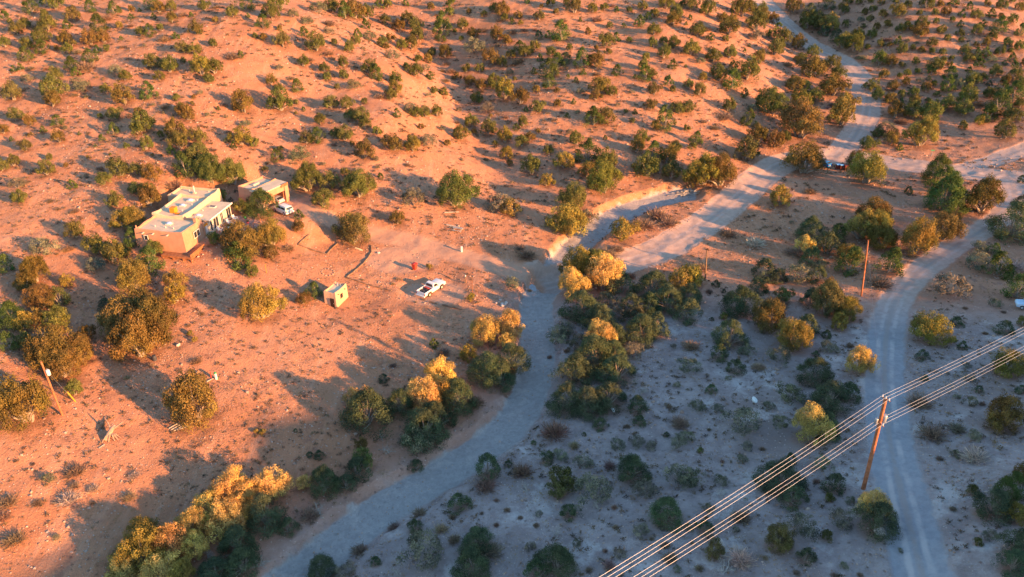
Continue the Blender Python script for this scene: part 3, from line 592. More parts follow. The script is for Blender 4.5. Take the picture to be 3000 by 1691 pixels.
for _ in range(4000):
    u, v = fill.uniform(1250, 2950), fill.uniform(760, 1670)
    if n_f >= 70: break
    P = at(u, v)
    if min(dist_line(np.array([P[0]]), np.array([P[1]]), pl)[0][0]-m for pl, m in ((WASH, 5), (ROADR, 4.5), (TRACK, 6), (FORK, 5))) < 0 or (dist_line(np.array([P[0]]), np.array([P[1]]), WASH)[1][0] > 0 and u < 1500): continue
    d = fill.uniform(22, 60)
    if min(math.hypot(u-t_[0], (v-t_[1])*1.3)-.5*t_[2]-.5*d for t_ in TREES) < 6: continue
    TREES.append([u, v, d, fill.choice(list('sssddksoc'))]); n_f += 1
for (ua, ub, va, vb, n_, da, db, codes) in ((2480, 2990, 0, 330, 45, 18, 40, 'ogmkbo'), (2260, 2560, 0, 150, 14, 26, 44, 'kgmk'), (20, 1150, 10, 520, 55, 11, 24, 'omgsdb'), (1150, 2150, 10, 420, 40, 12, 26, 'omgsdb')):
    got = 0
    for _ in range(3000):
        if got >= n_: break
        u, v = fill.uniform(ua, ub), fill.uniform(va, vb); d = fill.uniform(da, db)
        if min(math.hypot(u-t_[0], (v-t_[1])*1.3)-.5*t_[2]-.5*d for t_ in TREES) < 3: continue
        P = at(u, v+.34*d)
        if dist_line(np.array([P[0]]), np.array([P[1]]), ROADU)[0][0] < 5.5: continue
        TREES.append([u, v, d, fill.choice(list(codes))]); got += 1
NAMES = dict(juniper='juniper_tree', pinyon='pinyon_tree', sage='sagebrush', dry='dry_shrub', dead='dead_snag')
CATS = dict(juniper='tree', pinyon='tree', sage='bush', dry='bush', dead='dead tree')
PLANTS = []; LIT = np.zeros_like(GX)
tr_rng = np.random.default_rng(5)
for k_, (u, v, d, c) in enumerate(TREES):
    kind = KIND[c]; P = at(u, min(v+.34*d, 1720)); dp = depth(P)
    wid = d*dp/FPX*.5*np.interp(d, (25, 72), (1.02, 1.28))                      # crown radius in metres
    if v > 1600: wid *= 1.0
    lod = 'x' if kind in ('sage', 'dry', 'dead') else ('hi' if d > 70 else 'mid' if d > 33 else 'lo')
    vs = VAR[kind, lod]; va = vs[int(tr_rng.integers(len(vs)))]
    zs = wid*dict(juniper=1.42, pinyon=1.18, sage=1.05, dry=.9, dead=1.0)[kind]*(.82 if c == 'k' else 1)*tr_rng.uniform(.88, 1.1)
    sx = wid*tr_rng.uniform(.95, 1.08); sy = wid*tr_rng.uniform(.92, 1.05)
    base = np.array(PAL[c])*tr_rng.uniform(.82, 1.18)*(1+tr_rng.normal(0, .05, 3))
    nm = NAMES[kind] if not (kind == 'juniper' and d < 42) else 'juniper_bush'
    if kind == 'dead':
        o = link(nm, va); top = o
    elif isinstance(va, tuple):
        top = bpy.data.objects.new(nm, None); COL.objects.link(top); top.empty_display_size = .3
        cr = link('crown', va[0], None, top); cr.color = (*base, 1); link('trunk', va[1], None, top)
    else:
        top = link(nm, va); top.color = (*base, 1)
    top.location = (P[0], P[1], P[2]-.04*wid); top.rotation_euler = (tr_rng.normal(0, .04), tr_rng.normal(0, .04), tr_rng.uniform(0, 6.28)); top.scale = (sx, sy, zs)
    rr_ = wid*1.5; i0, i1 = np.searchsorted(gx, (P[0]-rr_, P[0]+rr_)); j0, j1 = np.searchsorted(gy, (P[1]-rr_, P[1]+rr_))
    if kind in ('juniper', 'pinyon'): LIT[j0:j1, i0:i1] = np.maximum(LIT[j0:j1, i0:i1], 1-np.hypot(GX[j0:j1, i0:i1]-P[0], GY[j0:j1, i0:i1]-P[1])/rr_)
    PLANTS.append(dict(o=top, u=u/K, v=v/K, d=d/K, c=c, kind=kind, w=2*wid, z=zs, P=P, nm=nm))
for me, used_ in SURF:
    a_ = me.attributes.new('litter', 'FLOAT', 'POINT'); a_.data.foreach_set('value', LIT.ravel()[used_].astype(np.float32))
# ------------------------------------------------------------------ materials of built things
STUCCO = simple('stucco', (.53, .275, .175), .92, .1, var=.10, scale=.9)
STUCCO2 = simple('pale_stucco', (.62, .50, .36), .92, .1, var=.08, scale=.9)
ROOFM = simple('roof_coating', (.67, .53, .37), .8, .2, var=.10, scale=.5)
WHITE = simple('white_paint', (.78, .76, .72), .45, .4, var=.05)
WFRAME = simple('window_frame', (.80, .77, .70), .6, .3, var=0)
WOODR = simple('red_brown_wood', (.33, .14, .07), .8, .2, var=.25, scale=2)
WOODT = simple('timber', (.24, .15, .10), .9, .1, var=.3, scale=2)
POLEM = simple('pole_wood', (.42, .16, .08), .85, .15, var=.3, scale=1.5)
METAL = simple('galvanised', (.52, .53, .54), .45, .5, .6, var=.1)
PIPE = simple('vent_pipe', (.66, .58, .50), .6, .3, var=.1)
TYRE = simple('rubber', (.03, .03, .03), .85, .2, var=0)
RIM = simple('rim', (.62, .56, .45), .4, .5, .3, var=0)
GLASS = simple('dark_glass', (.03, .035, .045), .12, .6, var=0)
DOME = simple('skylight_dome', (.45, .60, .78), .2, .5, var=0)
DOORM = simple('dark_door', (.035, .02, .016), .6, .3, var=.2)
RED = simple('red_plastic', (.55, .06, .03), .5, .4, var=.08)
MAROON = simple('maroon_plastic', (.20, .045, .035), .5, .4, var=.1)
BLUEL = simple('blue_lid', (.20, .50, .85), .4, .4, var=0)
BLUEC = simple('blue_paint', (.03, .22, .55), .25, .6, var=0)
SILVER = simple('silver_paint', (.55, .57, .60), .3, .6, .3, var=0)
IVORY = simple('white_car_paint', (.80, .79, .76), .25, .6, var=.03)
BLUSH = simple('pale_blue_paint', (.45, .62, .80), .3, .6, var=0)
RLIGHT = simple('tail_light', (.45, .02, .02), .3, .5, var=0)
HLIGHT = simple('head_lamp', (.75, .72, .6), .2, .6, var=0)
PLATE = simple('plate', (.75, .72, .5), .5, .3, var=0)
ORANGE = simple('orange_paint', (.75, .26, .02), .6, .3, var=.1)
GREENP = simple('green_paint', (.05, .30, .12), .5, .3, var=0)
TURQ = simple('pale_turquoise', (.50, .72, .72), .5, .3, var=0)
YELLOW = simple('yellow_plastic', (.80, .42, .03), .5, .3, var=0)
STONE = simple('stone', (.36, .25, .20), .95, .1, var=.25, scale=2)
DARKB = simple('dark_barrel', (.06, .065, .08), .5, .3, var=.1)
FLAGR = simple('flag_red', (.62, .12, .14), .8, .1, var=0)
FLAGB = simple('flag_blue', (.08, .10, .32), .8, .1, var=0)
CABLE = simple('cable', (.32, .36, .46), .45, .5, .3, var=0)
PAVE = simple('flagstone', (.42, .24, .19), .95, .1, var=.3, scale=1.2)
CLOTHR = simple('red_cover', (.55, .10, .08), .8, .1, var=.2, scale=6)
BEDM = simple('bed_liner', (.12, .10, .09), .9, .1, var=.4, scale=4)
SLAB = simple('concrete_slab', (.40, .40, .42), .9, .1, var=.1)
# ------------------------------------------------------------------ adobe house
HZ = 9.0
H = thing('adobe_house', 'flat-roofed tan adobe house with parapets, a sunroom and skylights on the slope', 'house', (*HOUSE_O, HZ), R(-11.6))
def block(parent, x0, x1, y0, y1, zt, zb=-1.5, th=.34, dip=.42, batter=.28, mat=STUCCO, roofm=ROOFM, wob=.10, seed=0, front=None):
    r = random.Random(seed)
    def ring(a, b, c, d, n=5): 
        out_ = []
        for (p, q_) in (((a, c), (b, c)), ((b, c), (b, d)), ((b, d), (a, d)), ((a, d), (a, c))):
            for i in range(n): out_.append((p[0]+(q_[0]-p[0])*i/n, p[1]+(q_[1]-p[1])*i/n))
        return out_
    b_ = batter
    o_ = ring(x0-b_, x1+b_, y0-b_, y1+b_); t_ = ring(x0, x1, y0, y1); i_ = ring(x0+th, x1-th, y0+th, y1-th)
    n = len(o_); tops = [zt+r.uniform(-wob, wob)+(.16 if k % 5 == 0 else 0) for k in range(n)]
    v = [(*p, zb) for p in o_]+[(*p, tops[k]-.12) for k, p in enumerate(t_)]
    mid = [((t_[k][0]+i_[k][0])/2, (t_[k][1]+i_[k][1])/2, tops[k]) for k in range(n)]
    v += mid+[(*p, tops[k]-.10) for k, p in enumerate(i_)]+[(*p, zt-dip-.03) for p in i_]
    f = []
    for L in range(4):
        for k in range(n): f.append((L*n+k, L*n+(k+1) % n, (L+1)*n+(k+1) % n, (L+1)*n+k))
    mb = MB().add(v, f); mb.build('wall', mat, parent, smooth=True)
    rf = MB().add([(x0+th-.02, y0+th-.02, zt-dip), (x1-th+.02, y0+th-.02, zt-dip), (x1-th+.02, y1-th+.02, zt-dip+.05), (x0+th-.02, y1-th+.02, zt-dip+.05)], [(0, 1, 2, 3)])
    return rf.build('roof', roofm, parent)
def window(parent, p, w_, h_, axis_, out_, panes=2, mat=WFRAME):      # p centre on the wall plane; axis_ 'x' wall runs along x
    fr = MB(); t = .09; d0, d1 = sorted((0, out_*.07))
    def bx(a0, a1, z0, z1, e=0, mb=fr):
        if axis_ == 'x': mb.box(p[0]+a0, p[0]+a1, p[1]+d0-e, p[1]+d1+e, p[2]+z0, p[2]+z1)
        else: mb.box(p[0]+d0-e, p[0]+d1+e, p[1]+a0, p[1]+a1, p[2]+z0, p[2]+z1)
    bx(-w_/2, -w_/2+t, -h_/2, h_/2); bx(w_/2-t, w_/2, -h_/2, h_/2); bx(-w_/2+t, w_/2-t, -h_/2, -h_/2+t); bx(-w_/2+t, w_/2-t, h_/2-t, h_/2)
    for i in range(1, panes): a = -w_/2+w_*i/panes; bx(a-.03, a+.03, -h_/2+t, h_/2-t)
    f_ = fr.build('window', mat, parent)
    g = MB(); e = -.02
    if axis_ == 'x': g.box(p[0]-w_/2+.02, p[0]+w_/2-.02, p[1]+d0-.3*(out_ < 0)*0-.0+.012, p[1]+d1-.02, p[2]-h_/2+.02, p[2]+h_/2-.02)
    else: g.box(p[0]+d0+.012, p[0]+d1-.02, p[1]-w_/2+.02, p[1]+w_/2-.02, p[2]-h_/2+.02, p[2]+h_/2-.02)
    g.build('pane', GLASS, f_); return f_
rF = block(H, -10.0, -.1, .1, 6.6, 3.8, zb=-2.4, batter=.38, seed=1)
STUCCO3 = simple('cream_stucco', (.66, .47, .31), .92, .1, var=.08, scale=.9)
rM = block(H, -10.3, -3.6, 6.25, 16.2, 4.1, zb=-1, seed=2, wob=.14, mat=STUCCO3)
rR = block(H, -13.2, -4.3, 15.9, 20.9, 3.75, zb=-1, seed=3, mat=STUCCO3)
# wavy divider step between the middle roof and the sunroom
sw = MB().side([(0, 0), (9.9, 0), (9.9, .55), (7.5, .5), (5, .3), (2.6, .34), (0, .25)], -.2, .2)
# sunroom
MB().box(-3.9, .55, 7.6, 16.1, -1, 2.95).build('wall', STUCCO2, H, bevel=.05)
s_ = MB().box(-3.75, .95, 7.45, 16.3, 2.96, 3.14).build('roof', ROOFM, H, bevel=.03)
MB().box(.96, 1.02, 7.4, 16.35, 2.90, 3.17).build('fascia', WFRAME, H)
MB().box(.57, .80, 7.7, 16.0, 2.62, 2.9).build('lintel_beam', WOODR, H)
for y_, w_ in ((10.2, 1.9), (12.4, 1.1), (15.0, 1.7), (8.5, .8)): window(H, (.56, y_, 1.45), w_, 2.2, 'y', 1, 2 if w_ > 1 else 1)
d_ = MB().box(.29, .40, 6.75, 7.5, 0, 2.1).build('door', SILVER, H); MB().box(.41, .47, 6.85, 6.92, 1, 1.1).build('handle', METAL, d_)
MB().box(-.05, .28, 6.4, 7.58, -1, 3.0).build('wall', STUCCO, H, bevel=.05); MB().box(.29, .5, 6.5, 7.55, 2.25, 2.55).build('lintel_beam', ORANGE, H)
window(H, (-7.7, -.14, 2.25), .85, 1.05, 'x', -1, 1); window(H, (.16, 4.0, 1.9), 2.0, 1.35, 'y', 1, 2)
for x_ in (-8.1, -6.0, -3.0):
    MB().box(x_-.12, x_+.12, -.55, .05, 3.18, 3.30).build('roof_spout', PIPE, H)
def pipe(x, y, z, h_=.35, r=.07): MB().cyl(x, y, z-.05, z+h_, r).cyl(x, y, z-.04, z+.06, r*1.9, r*1.2).build('vent_pipe', PIPE, H)
for x, y in ((-7.2, 2.4), (-4.9, 2.3), (-3.2, 2.2)): pipe(x, y, 3.4)
for x, y in ((-5.7, 9.3), (-5.4, 12.3), (-5.6, 14.6)): pipe(x, y, 3.7)
pipe(-10.5, 19.6, 3.35); pipe(-6.2, 19.9, 3.35, .3); pipe(-2.6, 11.4, 3.14, .3)
pipe(-8.7, 18.6, 3.35, 1.7, .13); MB().box(-9.0, -8.4, 18.3, 18.9, 3.34, 3.65).build('chimney_base', STUCCO2, H, bevel=.04)
def skylight(x, y, z, w_, l_, dome=True):
    c_ = MB().box(x-w_/2, x+w_/2, y-l_/2, y+l_/2, z-.05, z+.22).build('skylight', PIPE, H, bevel=.02)
    m = MB()
    if dome: m.lathe([(.5, 0), (.46, .12), (.34, .21), (.18, .26), (.02, .28)], n=12); m.v = [(x+a*w_*.92, y+b*l_*.92, z+.22+c_) for a, b, c_ in m.v] if False else [(x+a*w_*.92, y+b*l_*.92, z+.222+cc_) for a, b, cc_ in m.v]
    else: m.box(x-w_/2+.1, x+w_/2-.1, y-l_/2+.1, y+l_/2-.1, z+.221, z+.25)
    m.build('skylight_cover', DOME if dome else GLASS, c_, smooth=True)
skylight(-5.2, 3.9, 3.4, 1.1, 1.0); skylight(-6.9, 14.2, 3.7, 1.3, 1.0); skylight(-7.0, 11.6, 3.7, 1.1, .9); skylight(-1.6, 13.4, 3.14, 1.3, .8, False); skylight(-2.0, 8.9, 3.14, 1.3, .9)
MB().box(-7.6, -6.5, 8.0, 9.1, 3.72, 4.78).build('roof_cooler', ORANGE, H, bevel=.05); MB().box(-6.3, -5.5, 7.6, 8.2, 3.72, 3.86).build('cooler_lid', ORANGE, H)
c_ = MB().box(-.9, -.2, 5.2, 5.9, 3.3, 4.45).build('chimney', STUCCO, H, bevel=.06); MB().box(-.7, -.4, 5.4, 5.7, 4.451, 4.62).build('chimney_cap', METAL, c_)
MB().cyl(-9.7, .35, 3.7, 4.4, .12).build('chimney', STUCCO, H)
an = MB().tube([(-4.0, 3.4, 3.4), (-4.0, 3.4, 4.7)], .03); an.tube([(-4.4, 3.4, 4.5), (-3.6, 3.5, 4.7)], .02).tube([(-4.3, 3.2, 4.3), (-3.7, 3.6, 4.4)], .02); an.build('antenna', METAL, H)
dk = MB().prism([(-4.2, -1.75), (2.1, -1.75), (1.75, 3.1), (.45, 3.1), (.45, -.32), (-4.2, -.32)], -.62, -.2).build('deck', WOODR, H)
for x, y in ((-4.0, -1.6), (-1.9, -1.6), (.2, -1.6), (1.9, -1.6), (1.8, .8), (1.65, 2.9)): MB().box(x-.11, x+.11, y-.11, y+.11, -2.4, -.63).build('deck_post', WOODR, H)
MB().box(1.85, 1.97, -1.7, 3.1, -.19, .35).build('deck_rail', WOODR, H)
# ------------------------------------------------------------------ garage with carport
ga = R(-31); gex = np.array([math.cos(ga), math.sin(ga)]); gey = np.array([-gex[1], gex[0]])
GA = np.array([-57.6, 151.7])
G = thing('garage', 'tan adobe carport building with flat roof uphill of the house', 'garage', (*GA, 9.0), ga)
block(G, 0, 4.0, 0, 7.0, 4.2, zb=-1.2, batter=.2, seed=5, wob=.06)
MB().box(4.05, 7.0, -.2, 3.2, -1, 3.9).build('wall', STUCCO, G, bevel=.06); MB().box(4.05, 7.1, 6.2, 7.2, -1, 3.9).build('wall', STUCCO, G, bevel=.06)
MB().box(4.05, 6.9, 3.2, 6.2, 2.5, 3.9).build('lintel_wall', STUCCO, G, bevel=.04)
MB().box(3.6, 7.15, -.25, 7.25, 3.92, 4.12).build('roof', ROOFM, G, bevel=.04)
MB().box(7.12, 7.3, 5.2, 7.1, 3.6, 4.2).build('parapet_trim', WOODR, G)
MB().cyl(6.95, 5.7, -.2, 2.49, .13).build('post', WOODR, G); MB().box(1.6, 2.1, 2.4, 4.0, 3.75, 4.15).build('roof_curb', STUCCO2, G, bevel=.04)
MB().box(2.2, 2.9, -.28, -.2, .1, 2.0).build('door', DOORM, G)
# ------------------------------------------------------------------ shed
sb = at(987.6, 903.5); S_RZ = R(-21)
sex = np.array([math.cos(S_RZ), math.sin(S_RZ)])
SO = np.array([sb[0], sb[1]])-sex*2.55
S = thing('adobe_shed', 'tiny tan adobe shed with dark door and one window in the yard', 'shed', (*SO, sb[2]-.05), S_RZ)
block(S, .08, 2.45, .08, 3.9, 3.05, zb=-.9, th=.22, dip=.3, batter=.1, seed=8, wob=.05, mat=simple('pale_tan_stucco', (.60, .37, .24), .92, .1, var=.08))
d_ = MB().box(1.35, 2.15, -.12, -.03, .02, 1.95).build('door', DOORM, S); MB().box(2.0, 2.06, -.18, -.121, .95, 1.05).build('handle', METAL, d_)
MB().box(1.2, 2.3, -.5, -.14, -.1, .06).build('step', SLAB, S)
window(S, (2.47, 1.9, 1.65), .75, .85, 'y', 1, 2, DOORM)
for y_ in (.9, 3.0): MB().axle(0, 2.46, 2.75, 0, .06, 8).build('roof_spout', WOODR, S) if 0 else MB().box(2.44, 2.72, y_-.07, y_+.07, 2.42, 2.54).build('roof_spout', WOODR, S)
MB().cyl(1.0, 3.2, 2.7, 3.3, .12).cyl(1.5, 3.3, 2.7, 3.1, .1).build('vent_pipe', METAL, S)
# ------------------------------------------------------------------ vehicles (x forward)
def wheels(t, xs, hw, r, rim=RIM):
    for x in xs:
        for s in (-1, 1):
            y0, y1 = (s*hw-.11, s*hw+.11)
            w_ = MB().axle(x, y0, y1, r, r).build('wheel', TYRE, t, smooth=True, bevel=.02)
            ya, yb = sorted((s*(hw+.111), s*(hw+.135))); MB().axle(x, ya, yb, r, r*.62).build('rim', rim, w_)
tp = at(1274.5, 857.5); ta = R(55.3); tl = np.array([-math.sin(ta), math.cos(ta)])
T = thing('pickup_truck', 'white pickup truck with red bundle in its open bed on the parking pad', 'pickup', (tp[0]+tl[0]*.88, tp[1]+tl[1]*.88, tp[2]), ta)
low = MB().side([(-2.75, .55), (-2.15, .5), (-2.05, .78), (-1.75, .92), (-1.35, .92), (-1.05, .78), (-.95, .46), (1.05, .46), (1.2, .8), (1.5, .94), (1.85, .94), (2.15, .8), (2.25, .5), (2.72, .52), (2.76, .92), (2.66, 1.08), (.95, 1.14), (-.52, 1.14), (-.52, .9), (-2.75, .9)], -.97, .97)
low.build('body', IVORY, T, smooth=True, bevel=.03)
MB().box(-2.75, -.52, .84, .97, .901, 1.2).box(-2.75, -.52, -.97, -.84, .901, 1.2).box(-.62, -.53, -.839, .839, .901, 1.2).build('bed_wall', IVORY, T, bevel=.02)
MB().box(-2.78, -2.68, -.838, .838, .62, 1.18).build('tailgate', IVORY, T, bevel=.02)
MB().box(-2.67, -.63, -.838, .838, .902, .93).build('bed_floor', BEDM, T)
cab = MB(); cp = [(-.5, 1.15), (1.0, 1.15), (.42, 1.74), (-.36, 1.78)]
cab.add([(x, s*(.93 if z < 1.2 else .76), z) for s in (-1, 1) for x, z in cp], [(0, 1, 2, 3), (7, 6, 5, 4), (0, 4, 5, 1), (1, 5, 6, 2), (2, 6, 7, 3), (3, 7, 4, 0)])
cb = cab.build('cab', IVORY, T, smooth=True, bevel=.05)
MB().box(-.3, .3, -.72, .72, 1.781, 1.80).build('roof_panel', WHITE, cb)
gl = MB(); gl.add([(.93, -.78, 1.235), (.93, .78, 1.235), (.50, .68, 1.68), (.50, -.68, 1.68)], [(0, 1, 2, 3)]); gl.v = [(x+.03, y, z+.02) for x, y, z in gl.v]; gl.build('windscreen', GLASS, T)
gl = MB(); gl.add([(-.53, -.74, 1.26), (-.53, .74, 1.26), (-.42, .64, 1.68), (-.42, -.64, 1.68)], [(0, 1, 2, 3)]); gl.build('rear_window', GLASS, T)
for s in (-1, 1):
    g = MB().add([(-.22, s*.925, 1.23), (.78, s*.925, 1.23), (.40, s*.80, 1.66), (-.22, s*.79, 1.66)], [(0, 1, 2, 3)]); g.build('side_window', GLASS, T)
    MB().box(2.70, 2.79, s*.62-.14, s*.62+.14, .72, .9).build('headlight', HLIGHT, T); MB().box(-2.80, -2.74, s*.89-.07, s*.89+.07, .7, .98).build('tail_light', RLIGHT, T)
    MB().box(.55, .7, s*1.12-.1, s*1.12+.1, 1.2, 1.36).build('wing_mirror', WHITE, T); MB().box(-.1, .05, s*.97-.02, s*.97+.02, .95, 1.0).build('handle', METAL, T)
MB().box(-3.0, -2.79, -.95, .95, .42, .62).build('rear_bumper', WHITE, T, bevel=.03); MB().box(2.77, 2.93, -.95, .95, .42, .6).build('front_bumper', METAL, T, bevel=.03)
MB().box(2.74, 2.80, -.45, .45, .66, .9).build('grille', GLASS, T)
wheels(T, (1.68, -1.55), .86, .37)
T.scale = (1.1,)*3
lb = MB()
for i in range(5): lb.tube([(-.95-.06*i, -.7+.1*i, 1.05+.04*i), (-.8-.1*i, .7-.05*i, 1.12+.05*(i % 3))], .08, 6)
lb.box(-1.0, -.68, -.6, .62, .95, 1.12)
o = lb.build('cargo_bundle', CLOTHR, None, bevel=.03); o.location = T.location; o.rotation_euler = T.rotation_euler; o.scale = T.scale; tag(o, 'red bundle lying behind the cab in the pickup bed', 'bundle')
lb = MB()
for i in range(9): a = random.uniform(0, 3); x, y = random.uniform(-2.3, -1.4), random.uniform(-.5, .5); lb.tube([(x-.3*math.cos(a), y-.3*math.sin(a), .97), (x+.3*math.cos(a), y+.3*math.sin(a), 1.0+.05*i/3)], .05, 5)
o = lb.build('firewood_load', BEDM, None); o.location = T.location; o.rotation_euler = T.rotation_euler; o.scale = T.scale; tag(o, 'dark load of sticks on the pickup bed floor', 'load')
def car(name, label, cat, loc, rz, paint, suv=True, L=2.3, Hh=1.68):
    t = thing(name, label, cat, loc, rz); b = .62 if suv else .5
    MB().side([(-L, .42), (-L+.45, .32), (-L+.55, .6), (-L+.85, .74), (-L+1.15, .6), (-L+1.25, .3), (L-1.3, .3), (L-1.2, .6), (L-.9, .74), (L-.6, .6), (L-.5, .34), (L-.05, .36), (L, .7), (L-.25, .93), (L-1.15, 1.05), (-L+.2, 1.06), (-L, .9)], -.92, .92).build('body', paint, t, smooth=True, bevel=.05)
    rx0, rx1 = (-L+.25, L-1.9) if suv else (-L+.9, L-2.0)
    cp = [(-L+.06, 1.07), (L-1.15, 1.07), (rx1, Hh-.06), (rx0, Hh)]
    MB().add([(x, s*(.88 if z < 1.1 else .70), z) for s in (-1, 1) for x, z in cp], [(0, 1, 2, 3), (7, 6, 5, 4), (0, 4, 5, 1), (1, 5, 6, 2), (2, 6, 7, 3), (3, 7, 4, 0)]).build('cabin', paint, t, smooth=True, bevel=.06)
    def quad(n_, pts_, e): MB().add([(x+e[0], y+e[1], z+e[2]) for x, y, z in pts_], [(0, 1, 2, 3)]).build(n_, GLASS, t)
    lerp = lambda a, b_, k: a+(b_-a)*k
    quad('windscreen', [(lerp(L-1.15, rx1, k), s*lerp(.88, .70, k)*.9, lerp(1.07, Hh-.06, k)) for k, s in ((.12, -1), (.12, 1), (.88, 1), (.88, -1))], (.03, 0, .03))
    quad('rear_window', [(lerp(-L+.06, rx0, k), s*lerp(.88, .70, k)*.88, lerp(1.07, Hh, k)) for k, s in ((.18, -1), (.18, 1), (.85, 1), (.85, -1))], (-.035, 0, .02))
    for s in (-1, 1):
        f = lambda x0, x1, x2, x3: quad('side_window', [(x0, s*lerp(.88, .70, .14), 1.16), (x1, s*lerp(.88, .70, .14), 1.16), (x2, s*lerp(.88, .70, .82), Hh-.14), (x3, s*lerp(.88, .70, .82), Hh-.14)], (0, s*.03, 0))
        m_ = (rx0+L-1.2)/2-.2; f(m_+.06, L-1.35, rx1-.08, m_+.06); f(-L+.45 if suv else -L+.7, m_-.06, m_-.06, rx0+.2)
        MB().box(-L-.03, -L+.12, s*.78-.12, s*.78+.12, .82, 1.0).build('tail_light', RLIGHT, t); MB().box(L-.14, L+.02, s*.7-.15, s*.7+.15, .68, .82).build('headlight', HLIGHT, t)
        MB().box(L-1.45, L-1.28, s*1.0-.1, s*1.0+.1, 1.08, 1.22).build('wing_mirror', paint, t)
        MB().box(-L+1.5, -L+1.68, s*.925-.02, s*.925+.02, .86, .9).build('handle', METAL, t)
        if suv: MB().box(rx0+.15, rx1-.1, s*.62-.025, s*.62+.025, Hh+.0, Hh+.05).build('roof_rail', METAL, t)
    MB().box(-L-.06, -L+.0, -.26, .26, .66, .8).build('number_plate', PLATE, t); MB().box(-L-.05, -L+.1, -.9, .9, .42, .6).build('rear_bumper', paint, t, bevel=.03)
    wheels(t, (L-.9, -L+.85), .82, .33, SILVER)
    return t
cp_ = at(660+1370/8.54, 490+1150/8.54); sa = R(141); sl_ = np.array([-math.sin(sa), math.cos(sa)])
car('suv', 'white SUV parked on the driveway in front of the carport', 'car', (cp_[0]-sl_[0]*.8, cp_[1]-sl_[1]*.8, float(gz(cp_[0]-sl_[0]*.8, cp_[1]-sl_[1]*.8))), sa, IVORY).scale = (1.08,)*3
cpos = GA+gex*5.2+gey*4.7
car('parked_car', 'silver car half hidden inside the adobe carport', 'car', (cpos[0], cpos[1], 9.02), ga+math.pi, SILVER, False, 2.1, 1.45)
bp = at(2409, 486)
car('parked_car', 'dark blue car mostly hidden behind a juniper beside the trash bins', 'car', (bp[0], bp[1], bp[2]), R(128), BLUEC, False, 2.15, 1.5)
ep = at(3013, 903)
car('parked_car', 'pale blue car cut off at the edge of the frame beyond the curved road', 'car', (ep[0], ep[1], ep[2]), R(160), BLUSH, False, 2.1, 1.42)
# ------------------------------------------------------------------ bins, posts, poles
def bin_(p, rz, body, lid, label, sc_=1.0, group=None, ajar=0):
    t = thing('trash_bin', label, 'trash bin', p, rz, group); t.scale = (sc_,)*3
    MB().prism([(-.24, -.26), (.24, -.26), (.24, .26), (-.24, .26)], .1, 1.0, [(-.31, -.34), (.31, -.34), (.31, .34), (-.31, .34)]).build('body', body, t, bevel=.02)
    MB().side([(-.36, 0), (.36, 0), (.36, .05), (0, .11), (-.36, .06)], -.37, .37).build('lid', lid, t).location = (0, 0, 1.002)
    for s in (-1, 1): MB().axle(-.27, s*.27-.04, s*.27+.04, .12, .12).build('wheel', TYRE, t)
    MB().tube([(-.36, -.25, .97), (-.42, -.25, .97), (-.42, .25, .97), (-.36, .25, .97)], .02, 6).build('handle', body, t); return t
bin_(at(1215, 790.5), R(-25), RED, RED, 'red wheeled trash bin standing alone on the driveway turnaround', 1.3)
gb = 'trash bins at the track junction'
bin_(at(2453, 496), R(-80), MAROON, BLUEL, 'maroon trash bin with pale blue lid nearest the blue car', 1.25, gb)
bin_(at(2463, 497.5), R(-80), MAROON, BLUEL, 'maroon trash bin with pale blue lid, middle of the three bins', 1.25, gb)
bin_(at(2476.5, 499), R(-80), MAROON, MAROON, 'maroon trash bin tucked against the juniper at the junction', 1.25, gb)
def pole(name, label, b, t, r0=.17, r1=.13, mat_=None, cat='utility pole'):
    B = A2(*b); h_ = 8.
    for _ in range(40):                       # height read off the survey photo
        pv = proj(np.array([B[0], B[1], B[2]+h_]))[1]; h_ += (pv-t[1]*K)*.03
    dp = depth(np.array([B[0], B[1], B[2]+h_])); dx = (t[0]*K-1500)*dp/FPX-B[0]
    o = thing(name, label, cat, B)
    MB().tube([(0, 0, -.4), (dx*.5, 0, h_*.5), (dx, 0, h_)], [r0, (r0+r1)/2, r1], 10).build('shaft', mat_ or POLEM, o, smooth=True)
    return o, np.array([B[0]+dx, B[1], B[2]+h_]), dx, h_
p1, P1, dx1, h1 = pole('utility_pole', 'tallest reddish utility pole carrying two bundles of cables beside the curved road', (2172, 1230), (2228, 1003), .26, .20)
p2, P2, dx2, h2 = pole('utility_pole', 'reddish wooden pole between the juniper cluster and the curved road', (2167, 745), (2184, 605))
p3, P3, dx3, h3 = pole('utility_pole', 'short dark-based wooden pole beside the sandy track', (1774, 706), (1778, 630), .16, .13, WOODT)
p4, P4, dx4, h4 = pole('utility_pole', 'leaning red utility pole with white transformer in the lower yard', (157, 1045), (103, 910), .15, .12)
def can(o, x, y, z, r=.24, h_=.8, mat=WHITE):
    c_ = MB().lathe([(r*.9, 0), (r, .05), (r, h_-.08), (r*.8, h_)]).build('transformer', mat, o, smooth=True); c_.location = (x, y, z)
    MB().cyl(0, 0, h_, h_+.22, .05).build('bushing', METAL, c_); return c_
can(p4, dx4*.78+.4, 0, h4*.76, .26, .85); MB().box(dx4*.8-.1, dx4*.8+.4, -.05, .05, h4*.8, h4*.8+.06).build('bracket', METAL, p4)
can(p1, dx1*.80+.42, 0, h1*.76, .27, .95, METAL); can(p1, dx1*.78-.42, .05, h1*.74, .2, .7, METAL)
cdir = np.array([un(2800*K, 712*K, 17)[:2]-un(1400*K, 1532*K, 17)[:2]])[0]; cdir /= np.linalg.norm(cdir); cperp = np.array([-cdir[1], cdir[0]])
